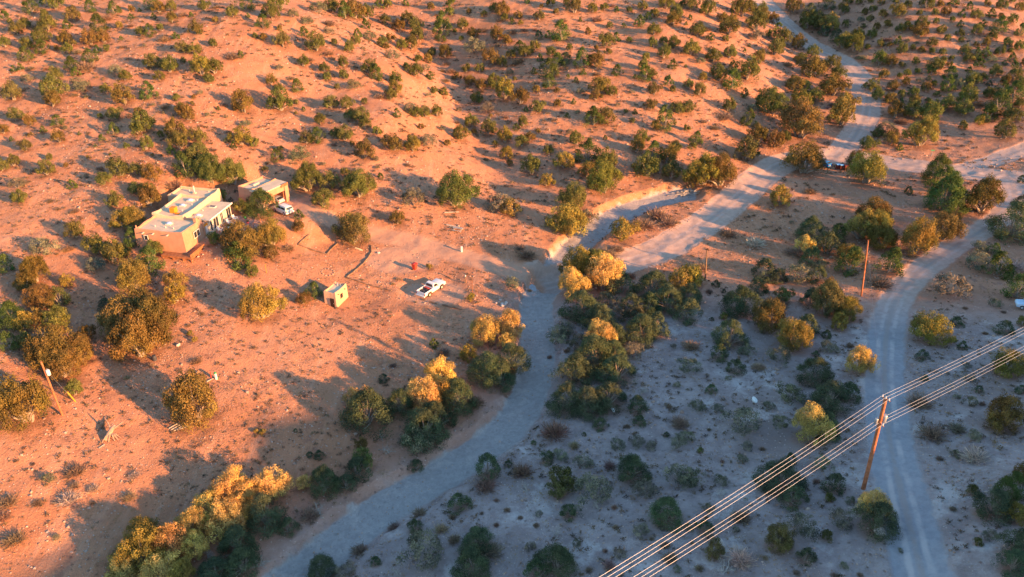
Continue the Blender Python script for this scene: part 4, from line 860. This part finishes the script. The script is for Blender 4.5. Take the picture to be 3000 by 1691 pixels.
for zf, nm in ((h1-.05, 'crossarm'), (h1*.735, 'lower_crossarm')):
    xx = dx1*zf/h1
    MB().tube([(xx-cperp[0]*.55, -cperp[1]*.55, zf), (xx+cperp[0]*.55, cperp[1]*.55, zf)], .085, 4).build('crossarm', POLEM, p1)
    for k in range(3):
        q_ = (k-1)*.42; MB().cyl(xx+cperp[0]*q_, cperp[1]*q_, zf+.06, zf+.34, .09, .06, 8).build('insulator', WHITE, p1)
def cable(pts_, r, label, group, sag=.5, name='power_cable', mat=CABLE):
    pl = []
    for a, b in zip(pts_[:-1], pts_[1:]):
        a = np.array(a); b = np.array(b)
        for i in range(12): t = i/12; p = a+(b-a)*t; p[2] -= 4*sag*t*(1-t); pl.append(p)
    pl.append(np.array(pts_[-1])); c0 = pl[len(pl)//2]
    o = MB().tube([p-c0 for p in pl], r, 5).build(name, mat, None, smooth=True); o.location = c0
    return tag(o, label, 'cable', group)
def pole_pt(z): return np.array([P1[0]-dx1+dx1*z/h1, P1[1], P1[2]-h1+z])
UA, UB = un(1340*K, 1567*K, 18.5), un(2860*K, 680*K, 24)
LA, LB = un(1400*K, 1583*K, 16.0), un(2860*K, 725*K, 20)
for grp, zf, a_, b_ in (('upper bundle of power cables', h1+.2, UA, UB), ('lower bundle of power cables', h1*.735+.25, LA, LB)):
    for k in range(3):
        off = np.array([*(cperp*(k-1)*.42), 0])
        cable([a_+off, pole_pt(zf)+off, b_+off], .014, 'pale cable of the %s strung across the tall pole over the road' % grp.split(' power')[0].replace(' of', ''), grp)
for k in (0,): cable([P2+np.array([.1*k, 0, -.3-1.2*k]), pole_pt(h1*(.95-.1*k))], .006, 'thin service wire running between the two poles by the curved road', None, .6, 'service_wire')
ga_ = A2(190, 1010)
cable([P4-np.array([0, 0, 1.0]), ga_], .012, 'thin guy wire bracing the leaning pole with the transformer', None, 0.05, 'guy_wire')
gd = (P4-ga_); gd /= np.linalg.norm(gd)
t = thing('guy_guard', 'yellow plastic sleeve on the guy wire in the lower yard', 'guy guard', ga_); MB().tube([(0, 0, -.1), gd*2.4], .07, 8).build('sleeve', YELLOW, t)
def post(uv, h_, r, mat, name, label, cat='post', top=None):
    B = at(*uv); t = thing(name, label, cat, B); MB().tube([(0, 0, -.2), (.02, 0, h_)], [r, r*.9], 8).build('shaft', mat, t)
    if top: top(t, h_)
    return t
post((1384.5, 858), 2.6, .06, WOODR, 'wooden_post', 'thin red post beside the parking pad juniper bush')
post((1364, 830), 1.5, .13, WOODT, 'wooden_post', 'stout wooden post with a pale cap uphill of the white pickup', top=lambda t, h_: MB().cyl(.02, 0, h_, h_+.3, .1).build('cap', WHITE, t))
post((781, 800), 1.9, .05, ORANGE, 'wooden_post', 'thin orange post below the big juniper next to the house')
t = thing('utility_pedestal', 'pale turquoise utility pedestal standing beside the driveway', 'pedestal', at(1353, 738)); MB().box(-.18, .18, -.15, .15, -.1, 1.15).build('box', TURQ, t, bevel=.02); MB().box(-.2, .2, -.17, .17, 1.151, 1.22).build('cap', WHITE, t, bevel=.02)
t = thing('well_head', 'white cylinder with green cap beside a red stake in the lower yard', 'well head', at(634, 1111)); MB().lathe([(.2, -.1), (.2, 1.0), (.18, 1.1)]).build('casing', WHITE, t, smooth=True); MB().lathe([(.2, 1.101), (.17, 1.3), (.05, 1.38)]).build('cap', GREENP, t, smooth=True); MB().tube([(.3, .0, 0), (.34, -.05, .5)], .04).build('hose', GREENP, t)
post((619, 1107), 1.1, .07, RED, 'wooden_post', 'red stake next to the white well head')
t = thing('street_sign', 'small green street sign at the track junction', 'sign', at(2727, 462)); MB().cyl(0, 0, -.2, 2.1, .035).build('post', METAL, t); MB().box(-.45, .45, -.015, .015, 1.8, 2.1).build('sign_plate', GREENP, t)
def stick(name, label, cat, a, b, r, mat=GREYWOOD, group=None, flat=False):
    A = at(*a); B = at(*b); c_ = (A+B)/2; t = MB()
    A2_, B2_ = A-c_, B-c_; A2_[2] += r*.6; B2_[2] += r*.6
    t.tube([A2_, (A2_+B2_)/2+np.array([0, 0, r*.2]), B2_], [r, r*.95, r*.85], 6); o = t.build(name, mat, None); o.location = c_; return tag(o, label, cat, group)
def z3(u, v): return (860+u/4.293, 660+v/4.293)
runs = [([(978, 262), (980, 350), (930, 425), (870, 495), (800, 555), (735, 610), (665, 660)], 'edging the driveway turnaround uphill of the shed'),
        ([(668, 663), (760, 692), (850, 722), (935, 752), (1030, 778), (1130, 805), (1232, 828)], 'edging the turnaround on its downhill side'),
        ([(62, 245), (130, 180), (200, 122)], 'in the low border beside the house driveway'), ([(62, 248), (180, 295), (300, 335), (415, 372)], 'in the low border below the house driveway'),
        ([(420, 368), (480, 300), (560, 232)], 'in the low border next to the round juniper'), ([(1705, 968), (1810, 992)], 'on the lower rim of the parking pad by the pickup'), ([(1870, 1005), (2000, 1035), (2115, 1062)], 'on the lower rim of the parking pad far from the pickup')]
for pl, wh in runs:
    for a, b in zip(pl[:-1], pl[1:]): stick('landscape_timber', 'weathered dark timber '+wh, 'timber', z3(*a), z3(*b), .17, WOODT, 'timbers '+wh)
def z4_(u, v): return (u/3.68, 1000+v/3.68)
for i, (a, b) in enumerate((((1820, 945), (1945, 875)), ((1845, 960), (2005, 870)), ((1880, 968), (1990, 905)), ((1905, 962), (2045, 915)))):
    stick('log', 'pale bare log in the small pile below the round juniper', 'log', z4_(*a), z4_(*b), .1, GREYWOOD, 'log pile')
stick('plank', 'short pale plank lying below the uprooted stump', 'plank', z4_(1065, 1158), z4_(1125, 1118), .09); stick('plank', 'pale plank lying beside the well head', 'plank', z4_(2228, 440), z4_(2305, 402), .09)
stick('log', 'cream coloured log beside the round juniper near the turnaround', 'log', z3(775, 290), z3(865, 322), .16, simple('cream_wood', (.7, .55, .35), .9, .1)); stick('log', 'grey log under the large green pinyon near the picnic table', 'log', (1302, 624), (1345, 622), .14)
B = at(325, 1282); t = thing('uprooted_stump', 'bleached uprooted stump with twisted roots on the bare yard', 'stump', B)
mb = MB(); mb.tube([(-.6, -.9, .1), (-.1, -.1, .9), (.3, .7, 1.5), (.7, 1.3, 1.9)], [.42, .5, .42, .30], 9)
for e, th in (((-1.5, 2.3, 2.9), .13), ((2.2, 1.6, 2.5), .14), ((1.7, -.7, .0), .16), ((1.1, -.9, -.05), .14), ((-1.0, -1.6, .0), .16), ((.2, -1.4, -.05), .15), ((2.1, -.3, .1), .12)):
    s0 = (.2, .5, 1.35) if e[2] > 1 else (.1, 0, .9)
    mb.tube([s0, ((s0[0]+e[0])*.5+.1, (s0[1]+e[1])*.5, max(e[2], .8)*.62+.45), e], [th*1.5, th, th*.4], 6)
mb.v = [tuple(c_*.75 for c_ in p) for p in mb.v]; mb.build('stump_wood', simple('bleached_wood', (.40, .27, .20), .9, .1, var=.25), t, smooth=True)
def rock(loc, r, name, label, cat='rock', mat=STONE, sq=(1, 1, .7), group=None, seed=0):
    import bmesh
    bm = bmesh.new(); bmesh.ops.create_icosphere(bm, subdivisions=2, radius=r); rr = np.random.default_rng(seed+int(abs(loc[0])*77) % 999)
    k = rr.normal(0, 1, (3, 3))
    for v in bm.verts: c_ = np.array(v.co)/r; v.co *= 1+.16*math.sin(3*(k[0]@c_))+.10*math.sin(5*(k[1]@c_)); v.co.x *= sq[0]; v.co.y *= sq[1]; v.co.z *= sq[2]
    me = bpy.data.meshes.new(name); bm.to_mesh(me); bm.free(); o = link(name, me, mat); o.location = (loc[0], loc[1], loc[2]+r*sq[2]*.35); o.rotation_euler = (0, 0, rr.uniform(0, 6)); return tag(o, label, cat, group)
PALEST = simple('pale_stone', (.58, .48, .42), .95, .1, var=.15)
rock(at(522, 1012), .38, 'rock', 'pale rock at the foot of the huge russet juniper', mat=PALEST); rock(at(2577, 1558), .75, 'boulder', 'pale boulder under the sunlit-topped tree by the curved road', 'boulder', PALEST, (1.3, .8, .6))
rock(at(1109, 742), .36, 'rock', 'pale rock beside the driveway above the turnaround timbers', mat=PALEST)
rock(at(1552, 842), 1.5, 'stone_slab', 'flat grey slab lying in the arroyo below the driveway crossing', 'slab', SLAB, (1.3, .75, .06)); rock(at(2210, 1172), .55, 'rock', 'whitish rock beside the dark pinyons under the cables', mat=WHITE, sq=(1.3, .7, .5))
rock(at(2111, 1590), .5, 'rock', 'whitish rock beside the pale bare bush near the frame bottom', mat=PALEST, sq=(1.4, .7, .5)); rock(at(1796, 1201), .38, 'rock', 'white stone below the dark thicket across the arroyo', mat=WHITE, sq=(1.3, .7, .4))
pc = at(1469, 888); rr = np.random.default_rng(9)
for i in range(10): a, l = rr.uniform(0, 6.28), rr.uniform(0, 1.1); x, y = pc[0]+math.cos(a)*l, pc[1]+math.sin(a)*l; rock((x, y, float(gz(x, y))+.1*(i > 5)), rr.uniform(.18, .34), 'rock', 'pale stone in the pile at the edge of the parking terrace', mat=PALEST, group='stone pile', seed=i)
fc = at(*z3(432, 590))
for i in range(11): a = i/11*6.28; x, y = fc[0]+math.cos(a)*1.15, fc[1]+math.sin(a)*1.15; rock((x, y, float(gz(x, y))), .2, 'rock', 'stone in the ring of stones uphill of the shed', mat=STONE, group='stone ring', seed=i+40)
t = thing('barrel', 'dark drum beside the huge russet juniper', 'barrel', at(454, 1056)); MB().lathe([(.3, -.1), (.34, .3), (.34, .6), (.3, .9)]).build('drum', DARKB, t, smooth=True); MB().lathe([(.31, .901), (.3, .95)]).build('lid', DARKB, t)
def bench_table(loc, rz, label, mat, name='picnic_table', L=1.9):
    t = thing(name, label, 'picnic table', loc, rz); MB().box(-L/2, L/2, -.4, .4, .72, .78).build('tabletop', mat, t)
    for s in (-1, 1):
        MB().box(-L/2, L/2, s*.75-.14, s*.75+.14, .42, .47).build('bench_seat', mat, t); MB().box(s*L*.36-.05, s*L*.36+.05, -.85, .85, .34, .415).tube([(s*L*.36, -.7, 0), (s*L*.36, -.25, .715)], .05, 4).tube([(s*L*.36, .7, 0), (s*L*.36, .25, .715)], .05, 4).build('leg', mat, t)
bench_table(at(1342, 677), R(-20), 'grey wooden picnic table under the large pinyon above the driveway', GREYWOOD, L=2.2); stick('log', 'grey log lying uphill of the picnic table', 'log', (1308, 660), (1340, 667), .17)
# patio beside the house
pp = lambda a, b: (*hx(a, b), 9.0)
o = MB().prism([tuple(hx(*p)-HOUSE_O) for p in ((.9, 7.5), (7.2, 8.2), (8.5, 14.5), (5, 18), (1.2, 16.5))], -.02, .06).build('patio', PAVE, None); o.location = (*HOUSE_O, 9.0); o['kind'] = 'structure'
def chair(a, b, rz, label):
    t = thing('garden_chair', label, 'chair', (*hx(a, b), 9.06), rz, 'white garden chairs'); 
    MB().side([(-.3, .3), (.35, .42), (.35, .46), (-.3, .34)], -.33, .33).build('seat', WHITE, t); MB().side([(-.3, .3), (-.26, .3), (-.5, 1.1), (-.54, 1.1)], -.34, .34).build('backrest', WHITE, t)
    for s in (-1, 1):
        MB().box(-.42, .4, s*.4-.06, s*.4+.06, .58, .62).build('armrest', WHITE, t); MB().box(.28, .35, s*.4-.04, s*.4+.04, 0, .578).build('leg', WHITE, t); MB().box(-.34, -.27, s*.36-.03, s*.36+.03, 0, .42).build('leg', WHITE, t)
chair(2.1, 14.6, R(-20), 'white garden chair farthest uphill along the sunroom windows'); chair(2.0, 12.6, R(-14), 'white garden chair in the middle of the row by the sunroom'); chair(1.9, 9.2, R(-5), 'white garden chair nearest the house door')
bench_table((*hx(4.4, 9.0), 9.06), R(20), 'reddish picnic table on the patio behind the house trees', CLOTHR)
for i, (a, b) in enumerate(((2.6, 10.9), (3.3, 8.0), (3.6, 15.8), (5.4, 13.6))):
    t = thing('flower_pot', ('turquoise', 'white', 'pale green', 'purple')[i]+' flower pot with a small plant on the patio', 'plant pot', (*hx(a, b), 9.06)); MB().lathe([(.2, 0), (.28, .45), (.3, .5)]).build('pot', (TURQ, WHITE, GREENP, FLAGR)[i], t, smooth=True)
    pl_ = link('plant', VAR['dry', 'x'][i], None, t); pl_.scale = (.35, .35, .5); pl_.location = (0, 0, .45); pl_.color = (*PAL['o'], 1)
F_ = [(6.9, 10.2), (7.4, 12.2), (7.9, 14.3), (6.5, 16.2), (4.6, 17.6)]
fn = thing('rail_fence', 'rough reddish rail fence round the patio beside the house', 'fence', (*HOUSE_O, 9.0))
for i, p in enumerate(F_):
    a = hx(*p)-HOUSE_O; MB().tube([(*a, -.2), (*a, 1.15)], .07, 6).build('fence_post', WOODR, fn)
    if i: b = hx(*F_[i-1])-HOUSE_O; MB().tube([(*a, .95), (*b, .98)], .05, 5).tube([(*a, .5), (*b, .52)], .05, 5).build('rail', WOODR, fn)
fp = at(736, 613); t = thing('flag', 'small red and white flag hanging on a leaning pole beside the patio', 'flag', fp, 0); MB().tube([(0, 0, -.2), (-.25, 0, 3.0)], .035, 6).build('flagpole', WOODT, t)
fl = MB(); 
for i in range(7): fl.box(-.2+.07*math.sin(i), -.16+.07*math.sin(i), -.02+.09*i, .06+.09*i, 1.0+.1*(6-i), 2.9-.05*i)
o = fl.build('flag_cloth', FLAGR, t); 
# brush pile jammed over the side channel
bpz = at(2014, 570); mb = MB(); rr = np.random.default_rng(12)
for i in range(38):
    a = rr.normal(0, .35)+.2; l = rr.uniform(1.2, 3.2); x, y = rr.normal(0, 2.2), rr.normal(0, .8); z = rr.uniform(.1, .9)
    d_ = np.array([math.cos(a), math.sin(a), rr.normal(0, .15)])*l; mb.tube([(x, y, z), np.array([x, y, z])+d_*.5+[0, 0, .1], np.array([x, y, z])+d_], [.09, .07, .03], 5)
o = mb.build('brush_pile', GREYWOOD, None); o.location = bpz; tag(o, 'tangled pile of grey dead branches over the side channel', 'brush pile')
# ------------------------------------------------------------------ uncountable ground cover
def inside(n, r):
    n = int(n*1.35); x = r.uniform(-200, 210, n*3); y = r.uniform(56, 300, n*3); y = 56+(y-56)**1.0
    z = gz(x, y); d = y*CP-(z-CAMH)*SP; u = FPX*x/d; v = -FPX*(y*SP+(z-CAMH)*CP)/d
    ok = (np.abs(u) < 2300) & (v < 1050) & (v > -900)
    pr = np.clip((110/d)**.9, 0, 1); ok &= r.random(len(x)) < pr
    return x[ok], y[ok], z[ok]
def clear(x, y, m=0):
    k = np.ones(len(x), bool)
    for pl, hw in ((WASH, 3.2), (FORK, 2.8), (ROADU, 3), (TRACK, 3.4), (ROADR, 2.8), (DRIVE, 2.8)): k &= dist_line(x, y, pl)[0] > hw+m
    k &= np.hypot((x-TRUCK[0]-1)/1.3, y-TRUCK[1]) > 4.5; k &= np.hypot((x-yard[0])/1.5, y-yard[1]) > 5
    hx_ = (x-HOUSE_O[0])*E2[0]+(y-HOUSE_O[1])*E2[1]; hy_ = (x-HOUSE_O[0])*E1[0]+(y-HOUSE_O[1])*E1[1]
    k &= ~((hx_ > -13.5) & (hx_ < 2) & (hy_ > -1) & (hy_ < 21.5)); k &= np.hypot(x+52, y-153) > 7
    return k
def scatter_mesh(name, x, y, z, s, V0, F0, r, mat, tintv=None, col=None):
    n = len(x); a = r.uniform(0, 6.28, n); ca, sa_ = np.cos(a), np.sin(a)
    vi = r.integers(len(V0), size=n); P_ = np.stack([V0[i] for i in vi])
    X = (P_[..., 0]*ca[:, None]-P_[..., 1]*sa_[:, None])*s[:, None]+x[:, None]; Y = (P_[..., 0]*sa_[:, None]+P_[..., 1]*ca[:, None])*s[:, None]+y[:, None]
    Z = P_[..., 2]*s[:, None]+z[:, None]; V_ = np.stack([X, Y, Z], -1).reshape(-1, 3); nv = P_.shape[1]
    F_ = (F0[None]+(np.arange(n)*nv)[:, None, None]).reshape(-1, F0.shape[1])
    T_ = np.repeat(np.clip(r.normal(.5, .22, n), 0, 1), len(F0))
    me = np_mesh(name, V_, F_, {'tint': ('FACE', T_)}); o = link(name, me, mat); o['kind'] = 'stuff'
    if col: o.color = (*col, 1)
    return o
r = np.random.default_rng(21)
def tuft(r, n=7):
    V_, F_, _ = bush_geo(r, n, 1.0, .10, .25); return V_, F_
tf = [tuft(np.random.default_rng(i)) for i in range(6)]
x, y, z = inside(64000, r); k = clear(x, y, .2) & (vnoise(x/6, y/6, 81)+.6*vnoise(x/2.3, y/2.3, 82)+.5*vnoise(x/30, y/30, 83) > -.05); x, y, z = x[k], y[k], z[k]
scatter_mesh('dry_grass', x, y, z, r.uniform(.12, .38, len(x)), [t_[0] for t_ in tf], tf[0][1], r, FOL, col=(.36, .24, .13))
sb_ = []
for i in range(6):
    V_, F_, _ = bush_geo(np.random.default_rng(60+i), 26, 1.0, .09, .15); sb_.append((V_, F_))
x, y, z = inside(10500, r); k = clear(x, y, .6) & (vnoise(x/9, y/9, 91) > -.12); x, y, z = x[k], y[k], z[k]
scatter_mesh('shrubbery', x, y, z, r.uniform(.2, .75, len(x))**1.15*(.8+.4*(y > 150)), [t_[0] for t_ in sb_], sb_[0][1], r, FOL, col=(.19, .145, .10))
def stone_v(r):
    p = unit(r.normal(size=(8, 3))); t_ = np.array([[-1, -1, -.6], [1, -1, -.6], [1, 1, -.6], [-1, 1, -.6], [-.7, -.6, .6], [.6, -.7, .7], [.7, .6, .5], [-.6, .7, .65]])*.62
    return t_+r.normal(0, .16, (8, 3))
st = [stone_v(np.random.default_rng(i+90)) for i in range(8)]
SF = np.array([(0, 3, 2, 1), (4, 5, 6, 7), (0, 1, 5, 4), (1, 2, 6, 5), (2, 3, 7, 6), (3, 0, 4, 7)])
x, y, z = inside(46000, r); k = (dist_line(x, y, ROADR)[0] > 3) & (dist_line(x, y, TRACK)[0] > 3) & (dist_line(x, y, DRIVE)[0] > 2.5) & ((vnoise(x/8, y/8, 95)+.7*vnoise(x/2.5, y/2.5, 96) > .02) | (r.random(len(x)) < .1)); x, y, z = x[k], y[k], z[k]
bed = dist_line(x, y, WASH)[0] < 3; k = ~bed | (r.random(len(x)) < .6); x, y, z = x[k], y[k], z[k]
STM = N('loose_stone', .95, .1); STM.col(STM.mix(STM.attr('tint'), (.34, .21, .15), (.58, .43, .35)))
scatter_mesh('gravel', x, y, z, np.clip(r.lognormal(-2.2, .5, len(x))*(.75+.5*np.clip(y/200, 0, 1)), .05, .45), st, SF, r, STM.m)
# ------------------------------------------------------------------ names and labels of the plants
LM = [('the adobe house', 470, 560, 130), ('the carport', 690, 500, 95), ('the white SUV', 715, 525, 70), ('the adobe shed', 848, 740, 110), ('the white pickup', 1081, 725, 110), ('the red trash bin', 1042, 668, 70),
      ('the picnic table', 1146, 577, 90), ('the turquoise pedestal', 1162, 627, 80), ('the transformer pole', 130, 980, 110), ('the uprooted stump', 285, 1085, 130), ('the white well head', 543, 945, 90),
      ('the tall cable pole', 2200, 1130, 150), ('the pole by the curved road', 2175, 680, 110), ('the short pole', 1776, 668, 90), ('the maroon bins', 2113, 415, 90), ('the green street sign', 2341, 386, 70),
      ('the grey slab', 1333, 722, 60), ('the brush pile', 1730, 488, 90), ('the pale boulder', 2213, 1338, 110), ('the upper road bend', 2165, 235, 110), ('the log pile', 450, 1075, 80), ('the stone ring', 840, 685, 60)]
def near_line(P, pl): return float(dist_line(np.array([P[0]]), np.array([P[1]]), pl)[0][0])
def region(p):
    u, v, P = p['u'], p['v'], p['P']
    if near_line(P, FORK) < 5: return 'beside the side channel'
    if near_line(P, WASH) < 6.5: return 'on the arroyo bank'
    if near_line(P, ROADU) < 6: return 'beside the upper road'
    if near_line(P, ROADR) < 5.5: return 'beside the curved road'
    if near_line(P, TRACK) < 6: return 'beside the sandy track'
    if P[0] > 0 and P[1] < 145:
        dr, sr, _ = dist_line(np.array([P[0]]), np.array([P[1]]), ROADR)
        if P[0] > np.interp(P[1], ROADR[::-1, 1], ROADR[::-1, 0]): return 'on the shaded bank beyond the curved road'
    _, sw_, _ = dist_line(np.array([P[0]]), np.array([P[1]]), WASH)
    if v > 640 and sw_[0] > 0 and u > 600 or (v > 640 and u > 1420): return 'on the shaded slope between arroyo and curved road'
    if near_line(P, RAV) < 9: return 'in the ravine between the hills'
    hx_ = (P[:2]-HOUSE_O)@E2; hy_ = (P[:2]-HOUSE_O)@E1
    if -20 < hx_ < 10 and -12 < hy_ < 34: return 'close round the house'
    if v > 590 and u < 1420: return 'in the yard below the house'
    if P[0] < np.interp(P[1], RAV[:, 1], RAV[:, 0]) and P[1] > 140: return 'on the open hillside above the house'
    if P[0] < -20 and v <= 590: return 'on the hillside left of the house' if u < 400 else 'on the hillside above the driveway'
    if P[1] > 185 and P[0] > np.interp(P[1], ROADU[::-1, 1], ROADU[::-1, 0]): return 'on the far hill past the upper road'
    if P[1] > 172: return 'on the stony middle hill'
    return 'on the valley flat near the junction'
KW = dict(juniper_tree='juniper', juniper_bush='young juniper', pinyon_tree='pinyon', sagebrush='sagebrush', dry_shrub='shrub', dead_snag='dead snag')
for p in PLANTS:
    dd = p['w']; p['size'] = 'tiny' if dd < 1.6 else 'small' if dd < 3.0 else 'medium' if dd < 4.6 else 'large' if dd < 7 else 'huge'
    p['ds'] = f"{p['size']} {CNAME[p['c']]} {KW[p['nm']]}"; p['reg'] = region(p)
UV = np.array([(p['u'], p['v']) for p in PLANTS]); DD = np.array([p['d'] for p in PLANTS])
def dirw(du, dv):
    if abs(du) > 1.3*abs(dv): return 'right of' if du > 0 else 'left of'
    return 'below' if dv > 0 else 'above'
cand = []
for i, p in enumerate(PLANTS):
    c_ = []
    lm = sorted((math.hypot(p['u']-x, p['v']-y)/r_, n_, x, y) for n_, x, y, r_ in LM)
    if lm[0][0] < 1: c_.append(f"{p['ds']} {dirw(p['u']-lm[0][2], p['v']-lm[0][3])} {lm[0][1]}")
    c_.append(f"{p['ds']} {p['reg']}")
    ds = np.hypot(UV[:, 0]-p['u'], (UV[:, 1]-p['v'])*1.2); order = np.argsort(ds)[1:5]
    iso = ds[order[0]] > 1.6*p['d'] and ds[order[0]] > 45
    if iso: c_.append(f"{p['ds']} standing alone {p['reg']}")
    rel = []
    for j in order:
        n_ = PLANTS[j]; rel.append(f"{dirw(p['u']-n_['u'], p['v']-n_['v'])} a {n_['size']} {CNAME[n_['c']]} {KW[n_['nm']]}")
    for r_ in rel: c_.append(f"{p['ds']} {p['reg']}, {r_}")
    c_ = [x for x in c_ if len(x.replace('-', ' ').split()) <= 16] or [f"{p['ds']} {p['reg']}"]
    edge_ = ('at the left edge' if p['u'] < 70 else 'at the right edge' if p['u'] > 2500 else 'at the top edge' if p['v'] < 45 else 'at the bottom edge' if p['v'] > 1390 else None)
    if edge_: c_.append(f"{p['ds']} {edge_} of the photo")
    cand.append(c_)
from collections import Counter
allc = Counter(x for c_ in cand for x in set(c_))
used = set(); pend = []
for i, c_ in enumerate(cand):
    pick = next((x for x in c_ if allc[x] == 1), None)
    if pick: PLANTS[i]['lab'] = pick; used.add(pick)
    else: pend.append(i)
for i in pend:
    p = PLANTS[i]; lab = cand[i][-1]
    ds = np.hypot(UV[:, 0]-p['u'], UV[:, 1]-p['v']); order = np.argsort(ds)[1:4]; a, b = PLANTS[order[0]], PLANTS[order[1]]
    f = f"{p['ds']} between a {a['size']} {CNAME[a['c']]} {KW[a['nm']]} and a {b['size']} {CNAME[b['c']]} {KW[b['nm']]}"
    if f not in used and len(f.split()) <= 16: lab = f
    p['lab'] = lab; used.add(lab)
lc = Counter(p['lab'] for p in PLANTS)
for p in PLANTS:
    lab = p['lab'].replace('russet brown', 'russet')
    g_ = ('alike: '+lab) if lc[p['lab']] > 1 else f"{KW[p['nm']]}s {p['reg']}"
    tag(p['o'], lab, CATS[p['kind']] if p['nm'] != 'juniper_bush' else 'bush', g_[:90])
print('shared labels', sum(1 for p in PLANTS if lc[p['lab']] > 1), 'kinds', Counter(p['nm'] for p in PLANTS))
